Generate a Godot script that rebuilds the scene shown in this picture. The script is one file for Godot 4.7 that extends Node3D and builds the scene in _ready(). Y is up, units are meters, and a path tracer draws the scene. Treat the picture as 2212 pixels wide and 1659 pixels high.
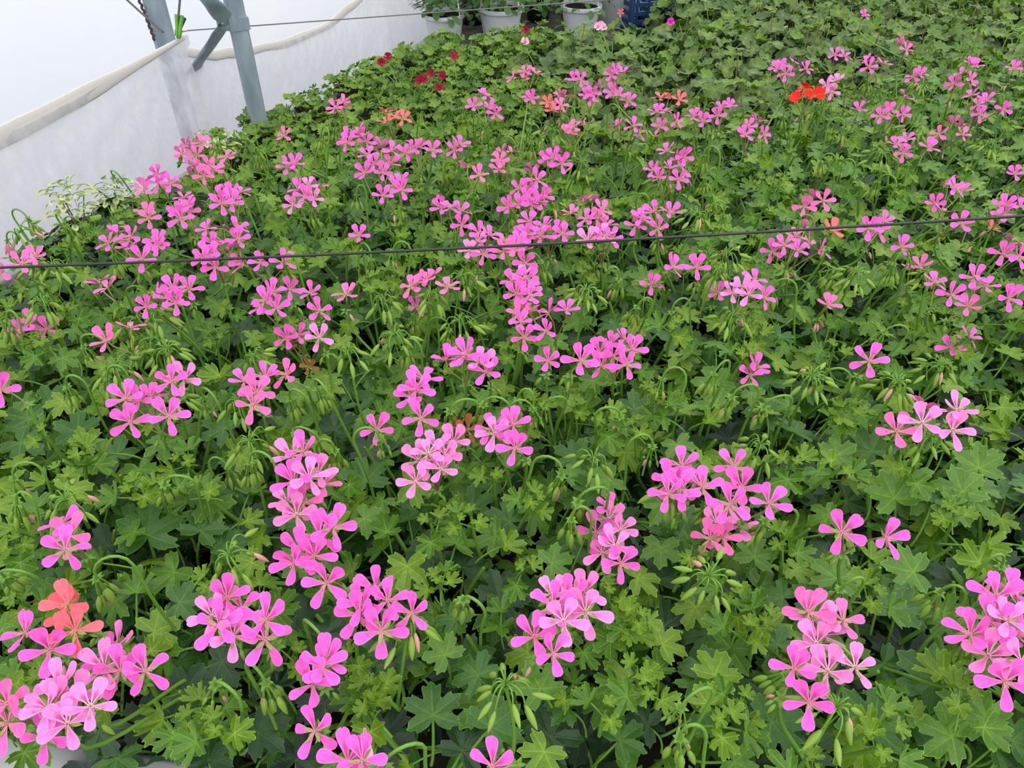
extends Node3D

# ---------------------------------------------------------------- the view
const W := 2212.0
const H := 1659.0
const F := 1671.0                       # focal length in pixels
const EYE := Vector3(0, 1.45, 0)
const PITCH := 0.6911                   # 39.6 degrees down
const BENCH := 0.62                     # height of the growing bench

var rng := RandomNumberGenerator.new()
var M := {}
var mesh_of := {}
var taken := {}
var plants := []                        # every plant: {node, x, d, row, kind, heads}
var proto_cluster := []
var proto_shoot := []


func _ready() -> void:
	rng.seed = 4711
	camera_and_light()
	materials()
	shapes()
	setting()
	beds()
	greenhouse_fittings()
	flower_heads()
	leaves_in_front()
	bud_heads()
	shoots_in_front()
	fill_plants()
	far_bench()
	foliage_beyond()
	labels()


func camera_and_light() -> void:
	var cam := Camera3D.new()
	cam.name = "camera"
	cam.fov = rad_to_deg(2.0 * atan(H / 2.0 / F))
	cam.near = 0.02
	cam.far = 60.0
	cam.position = EYE
	cam.rotation = Vector3(-PITCH, 0, 0)
	add_child(cam)
	cam.current = true
	var sky := ProceduralSkyMaterial.new()
	sky.sky_top_color = Color(1.0, 1.0, 1.0)
	sky.sky_horizon_color = Color(0.93, 0.95, 0.98)
	sky.ground_horizon_color = Color(0.45, 0.46, 0.45)
	sky.ground_bottom_color = Color(0.3, 0.3, 0.28)
	sky.sun_angle_max = 0.0
	var env := Environment.new()
	env.background_mode = Environment.BG_SKY
	env.sky = Sky.new()
	env.sky.sky_material = sky
	env.background_energy_multiplier = 1.0
	env.tonemap_mode = Environment.TONE_MAPPER_LINEAR
	env.tonemap_exposure = 2.0
	env.sdfgi_enabled = true
	env.ssao_enabled = true
	env.ssil_enabled = true
	var we := WorldEnvironment.new()
	we.name = "world_environment"
	we.environment = env
	add_child(we)


# ---------------------------------------------------------------- where a pixel of the photograph lies in the place
func ray(px: float, py: float) -> Vector3:
	var u := (px - W / 2.0) / F
	var v := (py - H / 2.0) / F
	return Vector3(u, -sin(PITCH) - v * cos(PITCH), -cos(PITCH) + v * sin(PITCH))


func at_y(px: float, py: float, y: float) -> Vector3:
	var r := ray(px, py)
	return EYE + r * ((EYE.y - y) / -r.y)


func at_z(px: float, py: float, z: float) -> Vector3:
	return EYE + ray(px, py) * z


func depth(p: Vector3) -> float:
	return (p - EYE).dot(Vector3(0, -sin(PITCH), -cos(PITCH)))


func pixel(p: Vector3) -> Vector2:
	var z := depth(p)
	var d := p - EYE
	return Vector2(d.x / z * F + W / 2.0, -d.dot(Vector3(0, cos(PITCH), -sin(PITCH))) / z * F + H / 2.0)


# along the left side of the bed: off metres out from the edge of the crop, t metres along it
func side(off: float, t: float, y: float) -> Vector3:
	return Vector3(-0.669 - 0.914 * off + 0.405 * t, y, -(0.864 + 0.405 * off + 0.914 * t))


func front_of(x: float) -> float:
	return 0.361 - 0.152 * (x + 0.487)


func R(a: float, b: float) -> float:
	return rng.randf_range(a, b)


# ---------------------------------------------------------------- building helpers
class MB:
	var v := PackedVector3Array()
	var c := PackedColorArray()
	var t := PackedVector2Array()
	var i := PackedInt32Array()

	func p(pos: Vector3, col := Color.WHITE, uv := Vector2.ZERO) -> int:
		v.append(pos)
		c.append(col)
		t.append(uv)
		return v.size() - 1

	func tri(a: int, b: int, d: int) -> void:
		i.append(a)
		i.append(b)
		i.append(d)

	func quad(a: int, b: int, d: int, e: int) -> void:
		tri(a, b, d)
		tri(a, d, e)

	func tube(pts: Array, r0: float, r1: float, sides := 6, col := Color.WHITE, flat := 1.0, cap := true) -> void:
		var n := pts.size()
		var base := v.size()
		var side_dir := Vector3(1, 0.13, 0.07)
		for k in n:
			var p0: Vector3 = pts[maxi(k - 1, 0)]
			var p1: Vector3 = pts[mini(k + 1, n - 1)]
			var dir := (p1 - p0).normalized()
			side_dir = (side_dir - dir * side_dir.dot(dir))
			if side_dir.length() < 0.05:
				side_dir = dir.cross(Vector3(0.3, 0.2, 0.9))
			side_dir = side_dir.normalized()
			var other := dir.cross(side_dir)
			var r := lerpf(r0, r1, float(k) / float(n - 1))
			for s in sides:
				var a := TAU * s / sides
				p(pts[k] + side_dir * cos(a) * r + other * sin(a) * r * flat, col, Vector2(float(s) / sides, float(k) / n))
		for k in n - 1:
			for s in sides:
				var a0 := base + k * sides + s
				var a1 := base + k * sides + (s + 1) % sides
				quad(a0, a0 + sides, a1 + sides, a1)
		if cap:
			var c0 := p(pts[0], col)
			var c1 := p(pts[n - 1], col)
			for s in sides:
				tri(c0, base + s, base + (s + 1) % sides)
				tri(c1, base + (n - 1) * sides + (s + 1) % sides, base + (n - 1) * sides + s)

	func lathe(profile: Array, sides: int, col := Color.WHITE) -> void:
		var base := v.size()
		for k in profile.size():
			for s in sides:
				var a := TAU * s / sides
				var q: Vector2 = profile[k]
				p(Vector3(q.x * cos(a), q.y, q.x * sin(a)), col, Vector2(float(s) / sides, q.y))
		for k in profile.size() - 1:
			for s in sides:
				var a0 := base + k * sides + s
				var a1 := base + k * sides + (s + 1) % sides
				quad(a0, a0 + sides, a1 + sides, a1)

	func box(lo: Vector3, hi: Vector3, col := Color.WHITE) -> void:
		var f := [[0, 2, 3, 1], [4, 5, 7, 6], [0, 1, 5, 4], [2, 6, 7, 3], [0, 4, 6, 2], [1, 3, 7, 5]]
		for q in f:
			var k := []
			for w in q:
				k.append(p(Vector3(hi.x if w & 4 else lo.x, hi.y if w & 2 else lo.y, hi.z if w & 1 else lo.z), col))
			quad(k[3], k[2], k[1], k[0])

	func commit(mesh: ArrayMesh, mat: Material) -> ArrayMesh:
		var nn := PackedVector3Array()
		nn.resize(v.size())
		for k in range(0, i.size(), 3):
			var f := (v[i[k + 2]] - v[i[k]]).cross(v[i[k + 1]] - v[i[k]])
			nn[i[k]] += f
			nn[i[k + 1]] += f
			nn[i[k + 2]] += f
		for k in nn.size():
			nn[k] = nn[k].normalized() if nn[k].length() > 1e-14 else Vector3.UP
		var a := []
		a.resize(Mesh.ARRAY_MAX)
		a[Mesh.ARRAY_VERTEX] = v
		a[Mesh.ARRAY_NORMAL] = nn
		a[Mesh.ARRAY_COLOR] = c
		a[Mesh.ARRAY_TEX_UV] = t
		a[Mesh.ARRAY_INDEX] = i
		mesh.add_surface_from_arrays(Mesh.PRIMITIVE_TRIANGLES, a)
		mesh.surface_set_material(mesh.get_surface_count() - 1, mat)
		return mesh


func bez(a: Vector3, b: Vector3, c: Vector3, d: Vector3, n: int) -> Array:
	var out := []
	for k in n + 1:
		out.append(a.bezier_interpolate(b, c, d, float(k) / n))
	return out


func numbered(called: String) -> String:
	if not taken.has(called):
		taken[called] = 0
		return called
	taken[called] += 1
	return "%s_%03d" % [called, taken[called]]


func obj(called: String, mesh: Mesh, parent: Node3D = null, mat: Material = null) -> MeshInstance3D:
	var o := MeshInstance3D.new()
	o.mesh = mesh
	if mat:
		o.material_override = mat
	if parent == null:
		o.name = numbered(called)
		add_child(o)
	else:
		o.name = called
		parent.add_child(o, true)
	return o


func thing(called: String, at: Vector3, label := "", category := "", group := "") -> Node3D:
	var o := Node3D.new()
	o.name = numbered(called)
	o.position = at
	add_child(o)
	tag(o, label, category, group)
	return o


func tag(o: Node, label: String, category: String, group := "") -> void:
	if label:
		o.set_meta("label", label)
	if category:
		o.set_meta("category", category)
	if group:
		o.set_meta("group", group)


func lin(r: float, g: float, b: float) -> Color:
	return Color(r, g, b).linear_to_srgb()


func mat(col: Color, rough := 0.5, spec := 0.5) -> StandardMaterial3D:
	var m := StandardMaterial3D.new()
	m.albedo_color = col
	m.roughness = rough
	m.metallic_specular = spec
	m.cull_mode = BaseMaterial3D.CULL_DISABLED
	return m


func noise_tex(freq: float, size: int, seed_: int, lo: Color, hi: Color, octaves := 4) -> NoiseTexture2D:
	var n := FastNoiseLite.new()
	n.seed = seed_
	n.frequency = freq
	n.fractal_octaves = octaves
	var t := NoiseTexture2D.new()
	t.width = size
	t.height = size
	t.seamless = true
	t.noise = n
	var g := Gradient.new()
	g.set_color(0, lo)
	g.set_color(1, hi)
	t.color_ramp = g
	return t


# veins of a leaf seen from above: lighter lines fanning from the stalk, finer ones branching
func vein_texture(axes: Array, strength: float) -> ImageTexture:
	var n := 192
	var segs := []
	for a in axes:
		var dir := Vector2(sin(a), cos(a))
		var len := 0.95 if absf(a) < 1.5 else 0.8
		segs.append([Vector2.ZERO, dir * len, 0.016])
		for k in 3:
			var s0 := dir * len * (0.34 + 0.2 * k)
			for sg in [-1.0, 1.0]:
				var b: float = a + sg * 0.62
				segs.append([s0, s0 + Vector2(sin(b), cos(b)) * len * (0.36 - 0.07 * k), 0.008])
	var im := Image.create(n, n, false, Image.FORMAT_RGB8)
	var fn := FastNoiseLite.new()
	fn.frequency = 0.03
	fn.seed = 5
	for j in n:
		for i in n:
			var q := Vector2((i + 0.5) / n - 0.5, (j + 0.5) / n - 0.5) / 0.45
			var w := 0.0
			for s in segs:
				var c := Geometry2D.get_closest_point_to_segment(q, s[0], s[1])
				var wd: float = s[2] * (1.25 - 0.6 * c.length())
				w = maxf(w, smoothstep(wd * 1.6, wd * 0.4, q.distance_to(c)) * (1.0 if wd > 0.009 else 0.6))
			var m := 0.80 + 0.08 * fn.get_noise_2d(i, j)
			im.set_pixel(i, j, Color(m + w * strength * 1.1, m + w * strength, m + w * strength * 0.8))
	return ImageTexture.create_from_image(im)


# one petal: base at the top of the picture, dark lines fanning out on the two upper petals
func petal_texture(body: Color, base: Color, edge: Color, line: Color, lines: int, reach: float) -> ImageTexture:
	var w := 64
	var h := 128
	var im := Image.create(w, h, false, Image.FORMAT_RGB8)
	var fn := FastNoiseLite.new()
	fn.frequency = 0.05
	fn.seed = 9
	for j in h:
		var t := (j + 0.5) / h
		for i in w:
			var x := ((i + 0.5) / w - 0.5) * 2.0
			var c := base.lerp(body, smoothstep(0.02, 0.42, t))
			c = c.lerp(edge, smoothstep(0.72, 1.0, absf(x)) * 0.55 + smoothstep(0.93, 1.0, t) * 0.35)
			var s := fn.get_noise_2d(i * 3.0, j * 0.35) * 0.05
			c = Color(c.r + s, c.g + s * 1.6, c.b + s)
			if lines > 0:
				for k in lines:
					var a := (k - (lines - 1) / 2.0) / maxf(lines / 2.0, 1.0)
					var cx := a * (0.35 + 0.45 * t)
					var wd := 0.10 * (1.0 - 0.6 * t)
					var l := smoothstep(wd, wd * 0.2, absf(x - cx)) * smoothstep(0.03, 0.09, t) * smoothstep(reach * (1.0 - 0.25 * absf(a)), reach * 0.45, t)
					c = c.lerp(line, l * 0.85)
			im.set_pixel(i, j, c)
	return ImageTexture.create_from_image(im)


func textured(t: Texture2D, rough: float, backlit: Color) -> StandardMaterial3D:
	var m := mat(Color.WHITE, rough, 0.35)
	m.albedo_texture = t
	m.backlight_enabled = true
	m.backlight = backlit
	return m


func materials() -> void:
	var five := vein_texture([0.0, 1.0, -1.0, 1.99, -1.99], 0.16)
	var seven := vein_texture([0.0, 0.8, -0.8, 1.6, -1.6, 2.4, -2.4], 0.13)
	M.five = five
	# tones of the ivy geranium leaves, youngest first
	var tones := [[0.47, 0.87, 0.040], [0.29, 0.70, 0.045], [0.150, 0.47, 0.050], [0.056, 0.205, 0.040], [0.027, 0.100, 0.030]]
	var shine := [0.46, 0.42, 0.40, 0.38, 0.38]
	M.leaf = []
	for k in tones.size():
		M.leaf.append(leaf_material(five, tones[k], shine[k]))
	M.zonal = []
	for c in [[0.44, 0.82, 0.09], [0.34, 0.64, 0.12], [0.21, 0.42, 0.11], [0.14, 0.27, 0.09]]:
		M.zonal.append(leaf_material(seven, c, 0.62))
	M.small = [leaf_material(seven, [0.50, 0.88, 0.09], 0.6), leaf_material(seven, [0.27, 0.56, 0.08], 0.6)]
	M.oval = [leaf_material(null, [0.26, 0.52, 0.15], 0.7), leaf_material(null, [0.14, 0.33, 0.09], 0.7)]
	M.cream = leaf_material(null, [0.60, 0.66, 0.40], 0.6)
	M.stalk = mat(lin(0.13, 0.28, 0.03), 0.5, 0.5)
	M.stalk_red = mat(lin(0.20, 0.16, 0.07), 0.55, 0.4)
	M.bud = mat(lin(0.20, 0.33, 0.045), 0.55, 0.4)
	M.bud_pink = mat(lin(0.62, 0.30, 0.26), 0.55, 0.4)
	M.bract = mat(lin(0.13, 0.27, 0.035), 0.55, 0.4)
	M.sepal = mat(lin(0.27, 0.32, 0.09), 0.55, 0.4)
	M.stamen = mat(lin(0.75, 0.45, 0.42), 0.6, 0.3)
	var glow := Color(0.55, 0.55, 0.55)
	var dark := Color(0.52, 0.0, 0.25)
	M.petal = {
		"pink": [textured(petal_texture(Color(0.96, 0.40, 0.80), Color(0.93, 0.52, 0.72), Color(0.98, 0.55, 0.86), dark, 5, 0.78), 0.55, glow), textured(petal_texture(Color(0.96, 0.38, 0.79), Color(0.94, 0.50, 0.70), Color(0.98, 0.54, 0.86), Color(0.85, 0.22, 0.62), 3, 0.9), 0.55, glow)],
		"pale": [textured(petal_texture(Color(0.97, 0.55, 0.83), Color(0.98, 0.80, 0.88), Color(0.98, 0.66, 0.88), dark, 6, 0.7), 0.55, glow), textured(petal_texture(Color(0.97, 0.53, 0.82), Color(0.97, 0.72, 0.84), Color(0.98, 0.66, 0.88), Color(0.8, 0.3, 0.62), 5, 0.9), 0.55, glow)],
		"rose": [textured(petal_texture(Color(0.95, 0.44, 0.73), Color(0.95, 0.56, 0.68), Color(0.97, 0.56, 0.80), dark, 5, 0.6), 0.55, glow), textured(petal_texture(Color(0.95, 0.42, 0.72), Color(0.95, 0.55, 0.66), Color(0.97, 0.56, 0.80), dark, 0, 0.9), 0.55, glow)],
		"salmon": [textured(petal_texture(Color(0.97, 0.42, 0.47), Color(0.97, 0.55, 0.53), Color(0.98, 0.52, 0.54), dark, 3, 0.5), 0.55, glow)],
		"red": [textured(petal_texture(Color(0.95, 0.13, 0.10), Color(0.9, 0.2, 0.12), Color(0.98, 0.22, 0.15), dark, 0, 0.5), 0.55, glow)],
		"crimson": [textured(petal_texture(Color(0.60, 0.04, 0.20), Color(0.25, 0.02, 0.08), Color(0.68, 0.08, 0.27), Color(0.2, 0, 0.05), 3, 0.6), 0.6, glow)],
		"magenta": [textured(petal_texture(Color(0.86, 0.22, 0.72), Color(0.5, 0.02, 0.3), Color(0.92, 0.3, 0.8), Color(0.3, 0, 0.15), 3, 0.6), 0.6, glow)],
		"blush": [textured(petal_texture(Color(0.97, 0.72, 0.85), Color(0.9, 0.5, 0.65), Color(0.98, 0.82, 0.9), dark, 3, 0.5), 0.6, glow)],
		"dry": [textured(petal_texture(Color(0.58, 0.36, 0.22), Color(0.5, 0.33, 0.2), Color(0.66, 0.42, 0.26), Color(0.35, 0.2, 0.1), 3, 0.9), 0.8, Color(0.2, 0.2, 0.2))],
	}
	M.soil = mat(lin(0.02, 0.015, 0.012), 0.95, 0.2)
	M.pot = mat(lin(0.018, 0.018, 0.02), 0.5, 0.4)
	M.pot_white = mat(lin(0.62, 0.66, 0.68), 0.35, 0.5)
	M.pot_grey = mat(lin(0.36, 0.38, 0.41), 0.5, 0.4)
	M.crate = mat(lin(0.012, 0.045, 0.13), 0.45, 0.5)
	M.white = mat(lin(0.8, 0.8, 0.78), 0.45, 0.5)
	var zinc := mat(Color.WHITE, 0.48, 0.5)
	zinc.albedo_texture = noise_tex(0.012, 256, 3, Color(0.47, 0.53, 0.58), Color(0.64, 0.69, 0.73))
	zinc.uv1_triplanar = true
	zinc.uv1_scale = Vector3(5, 1.5, 5)
	zinc.metallic = 0.35
	M.zinc = zinc
	M.wire_dark = mat(lin(0.012, 0.02, 0.016), 0.4, 0.5)
	M.wire_grey = mat(lin(0.14, 0.145, 0.14), 0.45, 0.5)
	M.rope = mat(lin(0.05, 0.045, 0.042), 0.85, 0.2)
	M.cord = mat(lin(0.13, 0.115, 0.105), 0.8, 0.2)
	M.twine = mat(lin(0.55, 0.42, 0.25), 0.85, 0.2)
	M.peg_green = mat(lin(0.12, 0.34, 0.035), 0.4, 0.5)
	M.peg_dark = mat(lin(0.012, 0.055, 0.05), 0.4, 0.5)
	var fleece := mat(Color.WHITE, 0.95, 0.1)
	fleece.albedo_texture = noise_tex(0.018, 512, 21, Color(0.84, 0.84, 0.86, 0.66), Color(0.93, 0.93, 0.945, 0.86), 6)
	fleece.transparency = BaseMaterial3D.TRANSPARENCY_ALPHA
	fleece.uv1_scale = Vector3(2.2, 1.1, 1)
	fleece.backlight_enabled = true
	fleece.backlight = Color(1, 1, 1)
	M.fleece = fleece
	var hem := mat(Color.WHITE, 0.95, 0.1)
	hem.albedo_texture = noise_tex(0.02, 256, 22, Color(0.80, 0.775, 0.76), Color(0.90, 0.88, 0.865), 5)
	hem.uv1_scale = Vector3(1, 4, 1)
	hem.backlight_enabled = true
	hem.backlight = Color(0.6, 0.6, 0.6)
	M.hem = hem
	var film := mat(Color.WHITE, 0.6, 0.3)
	film.albedo_texture = noise_tex(0.006, 256, 31, Color(0.93, 0.95, 0.985), Color(0.97, 0.98, 1.0), 3)
	film.backlight_enabled = true
	film.backlight = Color(1, 1, 1)
	M.film = film
	var metal := mat(Color.WHITE, 0.45, 0.5)
	metal.albedo_texture = noise_tex(0.01, 256, 41, Color(0.55, 0.55, 0.56), Color(0.66, 0.66, 0.66))
	metal.uv1_triplanar = true
	metal.uv1_scale = Vector3(1, 6, 6)
	M.bench = metal
	var mat_ := mat(Color.WHITE, 0.95, 0.2)
	mat_.albedo_texture = noise_tex(0.03, 256, 51, Color(0.28, 0.28, 0.27), Color(0.46, 0.45, 0.43))
	mat_.uv1_triplanar = true
	mat_.uv1_scale = Vector3(2, 2, 2)
	M.bench_mat = mat_
	var earth := mat(Color.WHITE, 0.95, 0.2)
	earth.albedo_texture = noise_tex(0.02, 256, 61, Color(0.25, 0.23, 0.20), Color(0.42, 0.39, 0.35))
	earth.uv1_triplanar = true
	M.earth = earth


func leaf_material(t: Texture2D, c: Array, rough: float) -> StandardMaterial3D:
	var m := mat(lin(c[0], c[1], c[2]), rough, 0.5)
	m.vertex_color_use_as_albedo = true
	if t:
		m.albedo_texture = t
		m.heightmap_enabled = true
		m.heightmap_texture = t
		m.heightmap_scale = 0.12
		m.heightmap_flip_texture = true
	m.backlight_enabled = true
	m.backlight = Color(0.62, 0.66, 0.25)
	return m


# ---------------------------------------------------------------- shapes that many plants share
# half of an ivy geranium leaf's outline: degrees from the midrib, radius
const IVY := [0, 1.03, 6, 0.94, 11, 0.85, 16, 0.90, 21, 0.79, 26, 0.58, 30, 0.49, 34, 0.55, 39, 0.77, 43, 0.88, 48, 0.84, 57, 1.0, 64, 0.89, 69, 0.80, 74, 0.85, 80, 0.70, 86, 0.49, 90, 0.45, 95, 0.54, 101, 0.72, 106, 0.77, 110, 0.74, 115, 0.88, 123, 0.73, 129, 0.65, 136, 0.68, 146, 0.50, 158, 0.34, 170, 0.14, 180, 0.05]


func outline_ivy(depth_: float, tooth: float, seed_: int) -> Array:
	var r2 := RandomNumberGenerator.new()
	r2.seed = seed_
	var pts := []
	var half := []
	for k in range(0, IVY.size(), 2):
		var r: float = IVY[k + 1]
		var smooth_r := 0.80 if IVY[k] < 130 else r
		r = lerpf(smooth_r, r, depth_) if r < 0.8 else lerpf(0.9, r, tooth)
		half.append(Vector2(deg_to_rad(IVY[k]), r))
	for sg in [1.0, -1.0]:
		var list := half if sg > 0 else half.slice(1, half.size() - 1)
		if sg < 0:
			list.reverse()
		for q in list:
			pts.append(Vector2(q.x * sg + r2.randf_range(-0.02, 0.02), q.y * r2.randf_range(0.955, 1.045)))
	return pts


func outline_round(scallops: int, depth_: float, sinus: float, seed_: int) -> Array:
	var r2 := RandomNumberGenerator.new()
	r2.seed = seed_
	var pts := []
	for k in 72:
		var a := -PI + TAU * (k + 0.5) / 72.0
		var near := PI - absf(a)
		var r := 0.92 + 0.06 * absf(cos(a * scallops / 2.0)) - depth_ * pow(absf(sin(a * scallops / 2.0)), 6.0)
		r *= lerpf(0.12, 1.0, smoothstep(0.02, sinus, near)) * r2.randf_range(0.975, 1.025)
		pts.append(Vector2(a, r))
	return pts


func smooth_loop(pts: Array) -> Array:
	var xy := []
	for q in pts:
		xy.append(Vector2(sin(q.x) * q.y, cos(q.x) * q.y))
	var out := []
	var n := xy.size()
	for k in n:
		out.append(xy[k])
		out.append(xy[k].cubic_interpolate(xy[(k + 1) % n], xy[(k + n - 1) % n], xy[(k + 2) % n], 0.5).lerp((xy[k] + xy[(k + 1) % n]) * 0.5, 0.35))
	return out


# a leaf: the blade lies in x and z (midrib along +z), its stalk hangs down from the origin
func leaf_mesh(outline: Array, axes: Array, how: Dictionary, seed_: int) -> ArrayMesh:
	var r2 := RandomNumberGenerator.new()
	r2.seed = seed_
	var edge := smooth_loop(outline)
	var n := edge.size()
	var b := MB.new()
	var rings := [0.25, 0.5, 0.74, 0.93, 0.962, 0.972, 1.0]
	var ph := r2.randf_range(0, TAU)
	var tiltx := r2.randf_range(-0.12, 0.12)
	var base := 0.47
	var mid := Color(base * 1.16, base * 1.12, base * 0.9)  # centre glow of light coming through the blade, painted into the vertex colour
	var o := b.p(Vector3.ZERO, mid, Vector2(0.5, 0.5))
	for ring in rings.size():
		for k in n:
			var q: Vector2 = edge[k] * rings[ring]
			var rho := q.length()
			var a := atan2(q.x, q.y)
			var off := 1.0
			for ax in axes:
				off = minf(off, absf(wrapf(a - ax, -PI, PI)) / how.lobe)
			var y: float = how.cup * rho * rho + how.fold * rho * (off - 0.3) - how.droop * pow(rho, 3.0)
			y += how.wave * rho * rho * sin(a * how.waves + ph) + tiltx * rho * rho * sin(a)
			y += how.get("crimp", 0.0) * pow(rho, 3.0) * sin(a * 9.0 + ph * 2.0)
			var pinch: float = 1.0 - how.get("pinch", 0.0) * rho
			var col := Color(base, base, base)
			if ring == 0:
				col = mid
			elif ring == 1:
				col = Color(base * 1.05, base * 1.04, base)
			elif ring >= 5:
				col = Color(1.0, 0.97, 0.86) if how.get("rim", true) else col  # pale leaf margin, with its edge-lit look painted into the vertex colour
			if how.get("zone", 0.0) > 0.0 and ring in [1, 2]:
				col = col * Color(0.9, 0.62, 0.7).lerp(Color.WHITE, 1.0 - how.zone)
			if how.get("cream", false):
				col = Color(1.0, 0.95, 0.75) if ring >= 2 else Color(0.3, 0.5, 0.22)
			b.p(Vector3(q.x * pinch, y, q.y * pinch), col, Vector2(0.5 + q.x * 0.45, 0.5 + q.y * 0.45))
	for k in n:
		b.tri(o, 1 + k, 1 + (k + 1) % n)
		for ring in rings.size() - 1:
			var a0: int = 1 + ring * n + k
			var a1: int = 1 + ring * n + (k + 1) % n
			b.quad(a0, a0 + n, a1 + n, a1)
	var mesh := b.commit(ArrayMesh.new(), null)
	var s := MB.new()
	var len: float = how.get("stalk", 2.0)
	s.tube(bez(Vector3(0, -0.01, 0), Vector3(0, -len * 0.25, -0.25), Vector3(r2.randf_range(-0.3, 0.3), -len * 0.6, -0.7), Vector3(r2.randf_range(-0.3, 0.3), -len, -0.7), 6), 0.045, 0.055, 5)
	return s.commit(mesh, M.stalk)


func petal_mesh(width: float, bend: float, cup: float, twist: float, notch: float) -> ArrayMesh:
	var prof := [0.0, 0.16, 0.08, 0.2, 0.2, 0.32, 0.35, 0.53, 0.5, 0.76, 0.65, 0.93, 0.77, 1.0, 0.86, 0.96, 0.93, 0.78, 0.975, 0.5, 1.0, 0.18]
	var b := MB.new()
	var cols := 6
	var rows := prof.size() / 2
	for k in rows:
		var t: float = prof[k * 2]
		var hw: float = prof[k * 2 + 1] * width
		for i in cols + 1:
			var x := (float(i) / cols - 0.5) * 2.0
			var tt := t - notch * (1.0 - absf(x)) * smoothstep(0.9, 1.0, t)
			var z := bend * tt * tt + cup * x * x * hw + twist * x * hw * t
			b.p(Vector3(x * hw, tt, z), Color.WHITE, Vector2(0.5 + x * 0.5, t))
	for k in rows - 1:
		for i in cols:
			var a := k * (cols + 1) + i
			b.quad(a, a + cols + 1, a + cols + 2, a + 1)
	return b.commit(ArrayMesh.new(), null)


func blade(b: MB, at: Vector3, dir: Vector3, up: Vector3, len: float, wid: float, bend := 0.2) -> void:
	var side_ := dir.cross(up).normalized()
	var nrm := side_.cross(dir).normalized()
	var prev := -1
	var rows := [0.0, 0.25, 0.5, 0.75, 1.0]
	var wds := [0.45, 0.95, 1.0, 0.6, 0.06]
	for k in 5:
		var c: Vector3 = at + dir * len * rows[k] + nrm * len * bend * rows[k] * rows[k]
		var a := b.p(c - side_ * wid * wds[k] + nrm * wid * 0.35)
		b.p(c)
		b.p(c + side_ * wid * wds[k] + nrm * wid * 0.35)
		if prev >= 0:
			b.quad(prev, a, a + 1, prev + 1)
			b.quad(prev + 1, a + 1, a + 2, prev + 2)
		prev = a


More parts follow.
